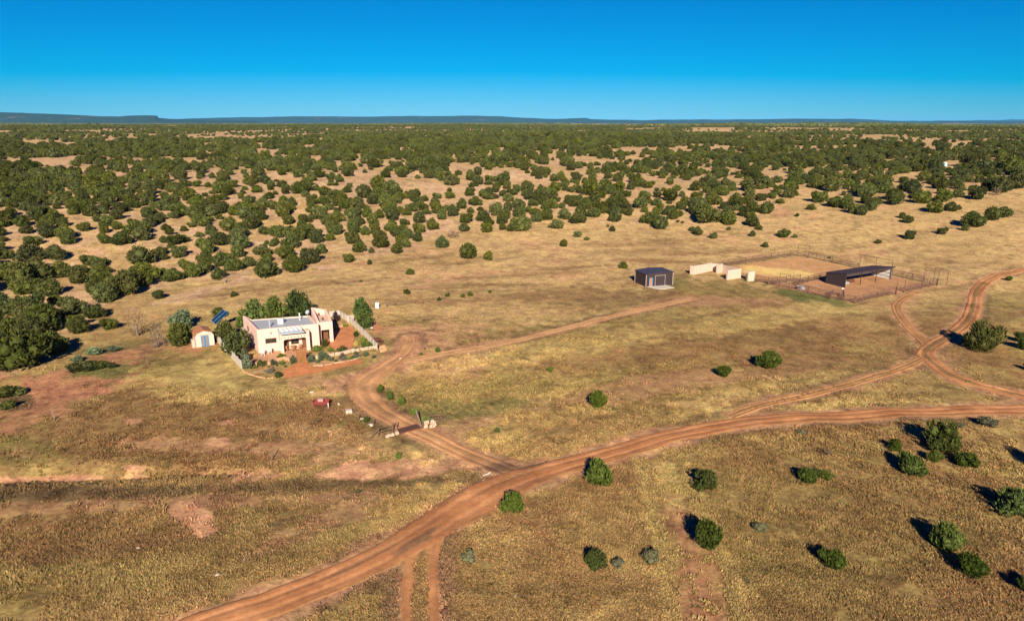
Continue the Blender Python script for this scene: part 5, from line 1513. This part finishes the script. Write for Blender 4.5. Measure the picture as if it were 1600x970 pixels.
def post(px, py, h, m, label, lean=(0, 0), r=.06, name="fence_post", group=None, cat="post"):
    c = at(px, py); mb = MB(); mb.bar((0, 0, -.3), (lean[0], lean[1], h), r, 7, r * .8)
    if r >= .1: mb.bar((lean[0], lean[1], h), (lean[0] * 1.01, lean[1], h + .05), r * .8, 7, r * .4)
    o = mb.build(name, m, None, loc=(c[0], c[1], hz(*c))); tag(o, label, cat, group); return o
post(659.5, 668, 2.35, M_POST, "thick dark leaning timber post at the right end of the cattle guard", (-.75, .3), .17, "timber_post")
stones("stone_planter", LN((661,669),(670,668),(680,666),(680,661),(672,661),(662,663)), .5, .28, M_STONE, "pale stone planter box at the right side of the cattle guard", "planter", 12)
stones("stone_footing", LN((624,677),(617,679.5),(608,682),(603,684)), .35, .38, M_STONE, "rough pale stones heaped at the left end of the cattle guard", "stonework", 13)
G_ = "posts of the wire fence left of the driveway"
post(615.6, 673, 1.25, M_PIPE, "brown pipe post, left of the pair beside the cattle guard's left end", r=.07, group=G_)
post(620.6, 672, 1.3, M_PIPE, "brown pipe post, right of the pair beside the cattle guard's left end", r=.07, group=G_)
post(584, 664, 1.0, M_PIPE, "thin brown post above a flat white stone, left of the driveway", r=.05, group=G_)
post(560.5, 657.5, 1.05, M_POST, "grey fence post just left of the small bright bush", r=.06, group=G_)
post(537.7, 650.5, .95, M_POST, "thin post touching the left side of a pale stone block", r=.05, group=G_)
post(512.5, 643, 1.0, M_POST, "thin post below the right end of the red cart", r=.05, group=G_)
post(488, 634, .95, M_POST, "thin post left of the red cart", r=.05, group=G_)
post(424.5, 719.5, 1.35, M_POST, "lone dark leaning post with a white foot in the brown weeds", (.12, .1), .07)
post(86, 656, 1.5, M_BARKG, "lone pale post with a long shadow in the left field", (-.2, 0), .06)
post(232, 570, 1.3, M_POST, "dark forked post at the edge of the bare red soil", (-.15, 0), .08)
post(536, 508, 1.1, M_POST, "short dark post at the back of the red courtyard, right of the purple tree", (0, 0), .07)
def pipe_run(name, pts, label, top, extra=None):
    A0 = pts[0]; z0 = hz(*A0); o = thing(name, label, "fence", (A0[0], A0[1], z0)); prev = None; rl = MB()
    for k, q in enumerate(pts):
        v = Vector((q[0] - A0[0], q[1] - A0[1], hz(*q) - z0))
        MB().bar(v + Vector((0, 0, -.2)), v + Vector((0, 0, top)), .065, 6).build("post", M_PIPE, o)
        if prev is not None:
            for f in (.92, .5): rl.bar(prev + Vector((0, 0, top * f)), v + Vector((0, 0, top * f)), .045, 5)
        prev = v
    if extra:
        for (i, q) in extra:
            v = Vector((pts[i][0] - A0[0], pts[i][1] - A0[1], hz(*pts[i]) - z0)); w_ = Vector((q[0] - A0[0], q[1] - A0[1], hz(*q) - z0))
            rl.bar(v + Vector((0, 0, top * .92)), w_, .05, 5)
    rl.build("rail", M_PIPE, o)
pipe_run("brace_fence", LN((591.5,682.5),(614,676.5)), "braced brown pipe fence end, left of the cattle guard", 1.25, [(0, at(577, 686.5))])
pipe_run("brace_fence", LN((671,662),(686,660),(691,659.5)), "braced brown post cluster and rail right of the stone planter", 1.2, [(2, at(704, 657)), (1, at(697, 661))])
pipe_run("short_pipe_fence", LN((604,480),(617.7,478.5),(648.7,475),(660.5,475)), "short brown pipe fence on the grass right of the white tank", 1.15)
c = at(589.5, 481.5); o = thing("white_cabinet", "small upright white box standing alone in the grass behind the house", "cabinet", (c[0], c[1], hz(*c)), .2)
MB().box(-.36, .36, -.3, .3, -.05, 1.2).build("body", M_WHITE, o); MB().box(-.3, .3, -.33, -.302, .1, 1.1).build("door", M_WHITE, o); MB().box(-.4, .4, -.34, .34, 1.202, 1.26).build("lid", M_WHITE, o)

# ---- loose stones
def rock(x, y, s, m, label, seed, group, name="rock", cat="rock"):
    r = np.random.default_rng(seed); v, t = ICO1
    v = v * (1 + .22 * r.normal(0, 1, (len(v), 1))) * np.array([1.2, .9, .6]) * s; v[:, 2] = np.maximum(v[:, 2], -.2 * s)
    o = link(name, mesh_np(name, v, t, m), None, (x, y, hz(x, y) + .12 * s), r.uniform(0, 6.28)); tag(o, label, cat, group)
M_CHALK = mat("chalky_stone", (.50, .40, .31), .95, noise=.15, nscale=6)
for k, (px, py, s, lab) in enumerate([(487.5,613,.35,"white stone in the grass above and left of the red cart"),(529,631.5,.3,"white stone in the grass right of the red cart"),(565.5,655,.3,"small pale stone between a grey post and the bright bush"),
        (580,664.5,.4,"flat white stone at the foot of a thin post left of the driveway"),(514,674,.25,"tiny pale stone in the brown weeds below the fence posts"),(382,876,.3,"white stone in the lower left grass near the main road"),
        (340,898,.25,"small white stone in the lower left grass, left of another"),(216,857,.25,"tiny pale stone in the left field below the bare soil"),(800,843,.22,"tiny white stone in the grass below the road bend"),(805,931,.2,"tiny white stone in the grass near the bottom edge"),(695,954,.35,"dark reddish stone beside the southern wheel track"),(626,560,.3,"pale flat stone between driveway and barn track")]):
    x, y = at(px, py); rock(x, y, s, M_RUST if "dark" in lab else M_CHALK, lab, 40 + k, "loose stones in the grass")
x, y = at(545, 645); o = MB().box(-.45, .45, -.35, .35, -.1, .5).build("stone_block", M_CHALK, None, loc=(x, y, hz(x, y)), bevel=.06); o.rotation_euler = (0, 0, .4); tag(o, "squarish pale stone block on the fence line right of the red cart", "stone block")
x0, y0 = at(750, 742)
for k in range(12): rock(x0 - 1.4 + .25 * k + random.uniform(-.07, .07), y0 + random.uniform(-.7, .7), random.uniform(.10, .22), M_CHALK, "pale stone, %s from the left in the little heap beside the driveway junction" % ORD[k], 60 + k, "stones heaped at the driveway junction")
x0, y0 = at(305, 822)
for k in range(8): rock(x0 - 2.6 + .72 * k + random.uniform(-.2, .2), y0 + random.uniform(-1.5, 1.8), random.uniform(.06, .13), M_CHALK, "small pale stone, %s from the left on the bare earth in the left field" % ORD[k], 80 + k, "stones on the bare mound")

# ---- red cart, rusty implement
c = at(503, 635); z = hz(*c)
o = thing("farm_cart", "old red farm cart with a pale load, standing alone left of the driveway", "cart", (c[0], c[1], z), .08)
g = MB(); g.box(-1.05, 1.05, -.5, .5, .45, .52); g.box(-1.05, 1.05, -.54, -.502, .45, .95); g.box(-1.05, 1.05, .502, .54, .45, .95); g.box(-1.1, -1.052, -.54, .54, .45, .95); g.box(1.052, 1.1, -.54, .54, .45, .95); g.build("cart_body", M_REDP, o)
MB().box(-.5, .3, -.3, .4, .53, 1.2).build("load", mat("pale_pink_load", (.45, .24, .20), .8), o, bevel=.12)
for sx in (-.7, .7):
    for sy in (-.62, .62):
        wv = MB(); n = 14
        for k in range(n):
            t0, t1 = 2 * math.pi * k / n, 2 * math.pi * (k + 1) / n
            wv.bar((sx + .33 * math.cos(t0), sy, .34 + .33 * math.sin(t0)), (sx + .33 * math.cos(t1), sy, .34 + .33 * math.sin(t1)), .035, 5)
            if k % 2 == 0: wv.bar((sx, sy, .34), (sx + .33 * math.cos(t0), sy, .34 + .33 * math.sin(t0)), .018, 4)
        wv.build("wheel", M_RUST, o)
MB().bar((1.1, 0, .5), (1.9, 0, .15), .035, 6).build("drawbar", M_RUST, o)
MB().bar((1.0, -.6, -.1), (1.0, -.6, .75), .07, 6).build("side_stake", M_WHITE, o)
c = at(590, 538); z = hz(*c)
o = thing("hay_rake", "rusty red brown farm implement standing at the right corner of the garden fence", "farm implement", (c[0], c[1], z), -.5)
g = MB(); g.bar((-.9, 0, .9), (.9, 0, .9), .07, 6); g.bar((-.9, 0, .9), (-1.3, 0, 2.0), .05, 6); g.bar((0, 0, .9), (0, .8, .5), .06, 6); g.box(-.3, .5, -.25, .3, .75, 1.25); g.build("frame", M_RUST, o)
for sx in (-.8, .8):
    wv = MB(); n = 14
    for k in range(n):
        t0, t1 = 2 * math.pi * k / n, 2 * math.pi * (k + 1) / n
        wv.bar((sx, .6 * math.cos(t0), .6 + .6 * math.sin(t0)), (sx, .6 * math.cos(t1), .6 + .6 * math.sin(t1)), .04, 5); wv.bar((sx, 0, .6), (sx, .6 * math.cos(t0), .6 + .6 * math.sin(t0)), .02, 4)
    wv.build("wheel", M_RUST, o)
c = at(580.5, 512.5); z = hz(*c)
o = thing("yard_pump", "dark brown hand pump on a pale base beside the lower green tree", "pump", (c[0], c[1], z))
MB().box(-.3, .3, -.3, .3, -.05, .25).build("base", M_CONC, o); g = MB(); g.bar((0, 0, .25), (0, 0, 1.3), .11, 8); g.bar((0, 0, 1.1), (-.45, -.1, .95), .05, 6); g.bar((0, 0, 1.3), (.5, 0, 1.55), .035, 6); g.build("pump_body", M_RUST, o)

# ---- trees and shrubs of the garden
M_ELM = foliage("elm_leaf", (.035, .062, .010), (.12, .165, .025)); M_ELML = foliage("locust_leaf", (.06, .10, .010), (.19, .25, .025)); M_PLUM = foliage("plum_leaf", (.03, .014, .02), (.10, .05, .06))
M_BLUEJ = foliage("blue_juniper_leaf", (.06, .08, .035), (.17, .20, .10)); M_YEL = foliage("yellow_flowers", (.28, .26, .02), (.72, .56, .02)); M_YG = foliage("yellow_green_leaf", (.12, .15, .02), (.34, .36, .05)); M_LAV = foliage("grey_lavender_leaf", (.12, .095, .07), (.26, .21, .16))
def kit(nm, m, H=.9, cone=0.0, slim=.5, n=1100, size=.09, up=.6, core=.62): return [(crown(nm + "_crown", 600 + len(nm) + k, m, 1.0, H, 7, n, size, cone=cone, slim=slim, upright=up, core=core), trunk_mesh(nm + "_trunk", 70 + k, M_BARK)) for k in range(2)]
KG = dict(elm=kit("elm", M_ELM, 1.0, n=1500), locust=kit("locust", M_ELML, 1.0, n=1500), plum=kit("plum", M_PLUM, 1.5, cone=.75), col=kit("blue_juniper", M_BLUEJ, 1.3, cone=.35), blue=kit("bluebush", M_BLUEJ, .8), yel=kit("rabbitbrush", M_YEL, .7), yg=kit("broom", M_YG, .7),
          br=kit("garden_bush", M_ELML, .7), dk=kit("dark_bush", M_JUN, .7, core=.8), lav=kit("lavender", M_LAV, .6, slim=.3), ol=kit("olive_tree", M_OLIVEL, .9), jn=kit("house_juniper", M_JUN, .95, n=1700))
GARDEN = [
 ("shade_tree",397,508,34,"elm",1.15,"left of the three leafy trees behind the house roof","tree"),
 ("shade_tree",430,504,33,"locust",1.2,"middle and brightest of the three leafy trees behind the house roof","tree"),
 ("shade_tree",464,503,38,"elm",1.25,"right and tallest of the three leafy trees behind the house, beside the satellite dish","tree"),
 ("shade_tree",376,512,15,"locust",1.1,"narrow green tree peeking out at the left rear corner of the house","tree"),
 ("shade_tree",566,500,29,"elm",1.25,"upper of two green trees at the right, behind the courtyard fence","tree"),
 ("shade_tree",567,516,25,"elm",1.25,"lower of two green trees at the right, touching the courtyard fence","tree"),
 ("olive_tree",286,515,32,"ol",.95,"round grey green bush tree above the juniper left of the pink shed","tree"),
 ("juniper_bush",280,544,42,"jn",.9,"big green juniper bush immediately left of the little pink shed","bush"),
 ("juniper_bush",343,498,20,"jn",.9,"green juniper bush behind the blue solar panels","bush"),
 ("juniper_bush",356,536,36,"jn",.9,"wide juniper between the solar panels and the house, right of the pink shed","bush"),
 ("juniper_bush",372,560,46,"jn",.85,"big dark juniper between the pale board fence and the house wall","bush"),
 ("blue_juniper",387,578,15,"col",1.2,"upright blue green juniper at the lower left garden corner, end of the fence","bush"),
 ("blue_juniper",384,566,16,"col",.9,"blue green juniper just behind the corner one at the board fence","bush"),
 ("garden_shrub",408,573,13,"jn",.8,"dark green shrub in the left bed, right of the corner junipers","shrub"),
 ("garden_shrub",398,576,9,"yg",.8,"yellow green shrub low in the left bed","shrub"),
 ("garden_shrub",427.5,571,10,"blue",1.2,"grey blue upright shrub in front of the left stone wall","shrub"),
 ("garden_shrub",439,559,12,"br",.7,"bright green low shrub at the porch's left pillar","shrub"),
 ("garden_shrub",441,570,10,"br",.8,"mint green shrub between two blue shrubs left of the gate","shrub"),
 ("garden_shrub",422,584,15,"lav",.9,"grey mauve shrub in the lower left bed, above the dark green one","shrub"),
 ("garden_shrub",435,590,15,"dk",.8,"dark green shrub at the left end of the bare red strip","shrub"),
 ("garden_shrub",458,568,12,"blue",1.3,"grey blue shrub immediately left of the brown wooden gate","shrub"),
 ("garden_shrub",487,564,12,"blue",1.0,"grey blue shrub immediately right of the brown wooden gate","shrub"),
 ("garden_shrub",505,563,18,"blue",1.0,"largest grey blue shrub in front of the stone wall right of the gate","shrub"),
 ("garden_shrub",535.5,558,10,"lav",1.1,"grey shrub in front of the stone wall below the dark dome bush","shrub"),
 ("garden_shrub",556,555,8,"blue",1.1,"small blue shrub in the right half of the stone wall","shrub"),
 ("garden_shrub",572,557,10,"blue",1.0,"pale blue green shrub near the right end of the stone wall","shrub"),
 ("garden_shrub",584,560,8,"blue",.8,"low pale green shrub outside the right garden corner","shrub"),
 ("garden_shrub",496,549,18,"br",.7,"bright green spreading shrub against the right front wall of the house","shrub"),
 ("garden_shrub",508,543,12,"jn",1.1,"green shrub at the left edge of the red courtyard","shrub"),
 ("garden_shrub",516,549,11,"yg",.8,"yellow green shrub at the courtyard's lower left corner","shrub"),
 ("flowering_bush",556.5,541,8,"yel",1.5,"bright yellow flowering bush at the right edge of the red courtyard","bush"),
 ("garden_shrub",574,545,19,"br",.8,"big green shrub inside the right fence corner","shrub"),
 ("garden_shrub",567,536,13,"yg",1.0,"yellow green shrub by the right fence above the big green one","shrub"),
 ("garden_shrub",556.5,527,8,"jn",1.3,"dark green upright shrub by the fence at the courtyard's right edge","shrub"),
 ("flowering_bush",525,515,8,"yel",1.0,"small yellow flowering bush beside the house's right wing","bush"),
 ("garden_shrub",540,511,10,"yg",.7,"dull green shrub at the rear edge of the courtyard","shrub"),
 ("dome_bush",535.5,550,16,"dk",.75,"dark clipped dome bush at the front edge of the red courtyard","bush"),
 ("plum_tree",525.5,503,10,"plum",1.15,"narrow dark purple tree behind the red courtyard","tree"),
 ("agave_plant",648,647,14,"br",.9,"bright green spiky plant left of the leaning timber post","plant"),
 ("agave_plant",667,661,16,"br",.9,"bright green spiky plant in the stone planter right of the leaning post","plant"),
]
for (nm, px, py, w, k, h, lab, cat) in GARDEN:
    plant(nm, px, py, w, lab, None, cat, h=h, meshes=KG[k])
# more small flowers and shrubs in the beds
for k in range(20):
    px = 486 + 3.9 * k + random.uniform(-1, 1); py = 566 - .33 * k + random.uniform(-2.5, 2.5)
    plant("border_shrub", px, py, random.uniform(4.5, 8.5), "small grey green shrub, %s from left between stone wall and bare red strip" % ORD[k], "small shrubs between the stone wall and the bare red strip", "shrub", h=.85, meshes=KG[random.choice(["blue", "br", "yg", "lav", "blue"])])
for k in range(14):
    t = k / 13; px = 486 + 70 * t + random.uniform(-2, 2); py = 557 - 12 * t + random.uniform(-2.5, 2.5)
    plant("flower_clump", px, py, random.uniform(4, 6.5), "small flower clump, %s from the left behind the stone wall right of gate" % ORD[k], "flower clumps behind the stone wall", "flowers", h=.7, meshes=KG[random.choice(["yel", "yg", "lav", "br"])])
for k in range(10):
    px = 390 + 6 * k + 3 * random.random(); py = 566 + 12 * random.random()
    plant("flower_clump", px, py, random.uniform(4, 6.5), "small low plant, %s from the left in the left garden bed" % ORD[k], "low plants in the left garden bed", "flowers", h=.7, meshes=KG[random.choice(["yg", "lav", "br", "jn"])])
# dry brown tree and bare tree by the red soil
plant("dry_tree", 216, 528, 34, "tall dry brown leafless tree standing over the bare red soil", None, "tree", h=1.5, meshes=[(crown("dry_tree_crown", 701, M_DEAD, 1.0, .8, 8, 1300, .06, slim=.14, upright=.8, core=.1), trunk_mesh("dry_tree_trunk", 91, M_BARKG, n=9, r0=.03))])
plant("bare_tree", 246, 545, 22, "thin dark half bare tree between the dry brown tree and the juniper bush", None, "tree", h=2.0, meshes=[(crown("bare_tree_crown", 702, M_LAV, 1.0, .8, 6, 700, .08, slim=.2, upright=1.0, core=.15), trunk_mesh("bare_tree_trunk", 92, M_BARK, n=7, r0=.03))])
plant("dead_snag", 352, 443, 14, "bleached grey dead snag at the foot of the wooded slope", None, "dead tree", h=1.3, meshes=[(crown("snag_crown", 703, M_DEAD, 1.0, .8, 5, 160, .10, slim=.1, core=.05), trunk_mesh("snag_trunk", 93, M_BARKG, n=8, r0=.05))])
for k, (px, py, w) in enumerate([(120,583,24),(140,581,26),(158,578,22),(174,576,14),(150,555,20),(178,550,16),(122,566,15),(10,622,26),(14,640,20),(30,618,20)]):
    plant("thicket_shrub", px, py, w, ["green low shrub, first from left in the dark green patch on red soil","green low shrub, second from the left in the dark green patch on red soil","green low shrub, third from the left in the dark green patch on red soil","green low shrub, last at right in the dark green patch on red soil",
        "grey green low shrub above the dark green patch on the red soil","grey green low shrub at the right end above the dark green patch","grey green low shrub left of the two above the dark green patch","dark shrub at the left edge of the photo, middle of three","dark shrub at the left edge of the photo, lowest of three","dark shrub near the left edge, rightmost of three"][k],
        "low shrubs on the red soil", "shrub", h=.6 if k < 7 else .8, meshes=KG["jn" if k < 4 else "ol" if k < 7 else "dk"])

# ---------------------------------------------------------------- labels of the crowded junipers: each by rank within its stretch and row
LMK = [(70,"by the left edge"),(125,"above the bare red soil"),(200,"right of the dense left wood"),(290,"above the little pink shed"),(370,"above the solar panels"),(440,"above the house's left half"),(520,"above the house's right half"),(600,"above the white cabinet"),(680,"above the short pipe fence"),(770,"around the large lone juniper"),(880,"near the picture's middle"),(960,"left of the metal shed"),(1050,"above the metal shed"),(1130,"above the adobe walls"),(1230,"above the sand arena"),(1345,"above the loafing shed"),(1450,"left of the blue hut"),(9999,"by the blue hut")]
cls = {}
for o in list(C.objects):
    if o.name.startswith("juniper_tree") and o.get("group", "").startswith("junipers in the "):
        p_ = o.location; px, py = project(np.array([p_.x]), np.array([p_.y]), np.array([p_.z])); px, py = float(px[0]), float(py[0])
        lm = next(n for x, n in LMK if px < x)
        e = float(forest_edge(px)) - py
        row = "front" if e < 22 else "second" if e < 40 else "third" if e < 62 else "upper"
        cls.setdefault((row, lm), []).append((px, o))
for (row, lm), lst in cls.items():
    lst.sort(key=lambda t: t[0])
    for k, (px, o) in enumerate(lst):
        o["group"] = "junipers of the wooded slope"
        if len(lst) == 1: o["label"] = "dark juniper alone in the %s row of the woods %s" % (row, lm)
        elif k < len(ORD): o["label"] = "juniper, %s from left, %s row of woods %s" % (ORD[k], row, lm)
        else: o["label"] = "juniper, %s from right, %s row of woods %s" % (ORD[len(lst) - 1 - k], row, lm)

# ---------------------------------------------------------------- grass tufts close to the camera
def tuft_mesh(seed, n=14, h=.21, r=.24, lean=1.1):
    g = np.random.default_rng(seed); V = []; Fc = []
    for k in range(n):
        a = g.uniform(0, 6.28); b = g.uniform(0, 6.28); q = g.uniform(0, r)
        x, y = math.cos(a) * q, math.sin(a) * q
        H = h * g.uniform(.6, 1.25); w = .032 * g.uniform(.7, 1.3)
        dx, dy = math.cos(b) * H * lean * g.uniform(.3, 1), math.sin(b) * H * lean * g.uniform(.3, 1)
        px, py = -math.sin(b) * w, math.cos(b) * w
        i = len(V)
        V += [(x - px, y - py, -.03), (x + px, y + py, -.03), (x + dx * .4 + px * .8, y + dy * .4 + py * .8, H * .6), (x + dx * .4 - px * .8, y + dy * .4 - py * .8, H * .6), (x + dx, y + dy, H)]
        Fc += [(i, i + 1, i + 2, i + 3), (i + 3, i + 2, i + 4, i + 4)]
    me = bpy.data.meshes.new("grass_tuft")
    me.from_pydata(V, [], [f if f[2] != f[3] else f[:3] for f in Fc]); me.update(); return me
gmat = bpy.data.materials.new("dry_grass_blades"); gmat.use_nodes = True
n_, l_ = gmat.node_tree.nodes, gmat.node_tree.links
a_ = n_.new("ShaderNodeAttribute"); a_.attribute_type = 'INSTANCER'; a_.attribute_name = "tint"
l_.new(a_.outputs["Color"], n_["Principled BSDF"].inputs["Base Color"]); n_["Principled BSDF"].inputs["Roughness"].default_value = .9
n_["Principled BSDF"].inputs["Specular IOR Level"].default_value = .1
TM = [tuft_mesh(k) for k in range(4)]
for t in TM: t.materials.append(gmat)
NT = 210000
dd = 1 / np.sqrt(rng.uniform(1 / 260.0 ** 2, 1 / 42.0 ** 2, NT * 1))        # denser close by
aa = rng.uniform(-math.radians(44), math.radians(44), NT)
gx = dd * np.sin(aa); gy = dd * np.cos(aa)
clump = fbm(gx, gy, 2.6, 90, 3, .7) + .5 * fbm(gx, gy, 12, 91, 2)
ed = road_edge(gx, gy)
gz = height(gx, gy)
gc = ground_color(gx, gy, gz)
bare = (gc[:, 0] > .30) & (gc[:, 1] / gc[:, 0] < .58)
mid_ = np.zeros(NT, bool)
for i_ in (3, 4, 5, 6): mid_ |= (samp(RD[i_], gx, gy) < .36 * ROADS[i_][1])
for i_ in (0, 1): mid_ &= samp(RD[i_], gx, gy) > ROADS[i_][1] + 1
bare &= ~mid_
k = ((ed > .25) | mid_) & (rng.uniform(-1.1, .7, NT) < clump) & ~(bare & (rng.uniform(0, 1, NT) < .93)) & (flat_mask(gx, gy) < .5) & ((samp(RD_PATH, gx, gy) > 1.9 + .6 * clump) | (rng.uniform(0, 1, NT) < .25))
gx, gy, gz, gc = gx[k], gy[k], gz[k], gc[k]
br = rng.uniform(.72, 1.3, (len(gx), 1)) * (1 + rng.normal(0, .05, (len(gx), 3))) * np.where(rng.uniform(0, 1, (len(gx), 1)) < .10, .6, 1)
br = 1 + (br - 1) * (1 - .6 * sstep(80, 150, np.hypot(gx, gy)))[:, None] - .06 * sstep(80, 150, np.hypot(gx, gy))[:, None]
gc[mid_[k]] = np.array(GOLD) * .5 + np.array(BROWN) * .5
onp = samp(RD_PATH, gx, gy) < 2.8; gc[onp] = np.array(STRAW) * .6 + gc[onp] * .25
tn = np.clip(gc * br * np.array([1.01, .975, 1.12]), .015, .75)
tn = tn * .93 + tn.mean(1, keepdims=True) * .07
sz = (1 - .45 * sstep(100, 190, np.hypot(gx, gy))) * rng.uniform(.6, 1.35, len(gx)) * (1 + .3 * clump[k])
print("tufts", len(gx))
scatter("dry_grass", np.stack([gx, gy, gz], 1), rng.uniform(0, 6.28, len(gx)), np.stack([sz * 1.2, sz * 1.2, sz * .72], 1), rng.integers(0, 4, len(gx)), TM, tn, label="dry golden grass tufts covering the fields", cat="grass")

# ---------------------------------------------------------------- air: far things fade to blue
hb = MB(); hb.box(-32000, 32000, -3000, 33000, -12, 250)
hm = bpy.data.materials.new("haze_air"); hm.use_nodes = True
hn, hl = hm.node_tree.nodes, hm.node_tree.links
for q in list(hn):
    if q.type == 'BSDF_PRINCIPLED': hn.remove(q)
pv = hn.new("ShaderNodeVolumePrincipled"); pv.inputs["Color"].default_value = (.12, .50, 1.0, 1); pv.inputs["Density"].default_value = HAZE
pv.inputs["Anisotropy"].default_value = -.25
hl.new(pv.outputs[0], [q for q in hn if q.type == 'OUTPUT_MATERIAL'][0].inputs["Volume"])
ho = hb.build("haze", hm); tag(ho, kind="stuff")
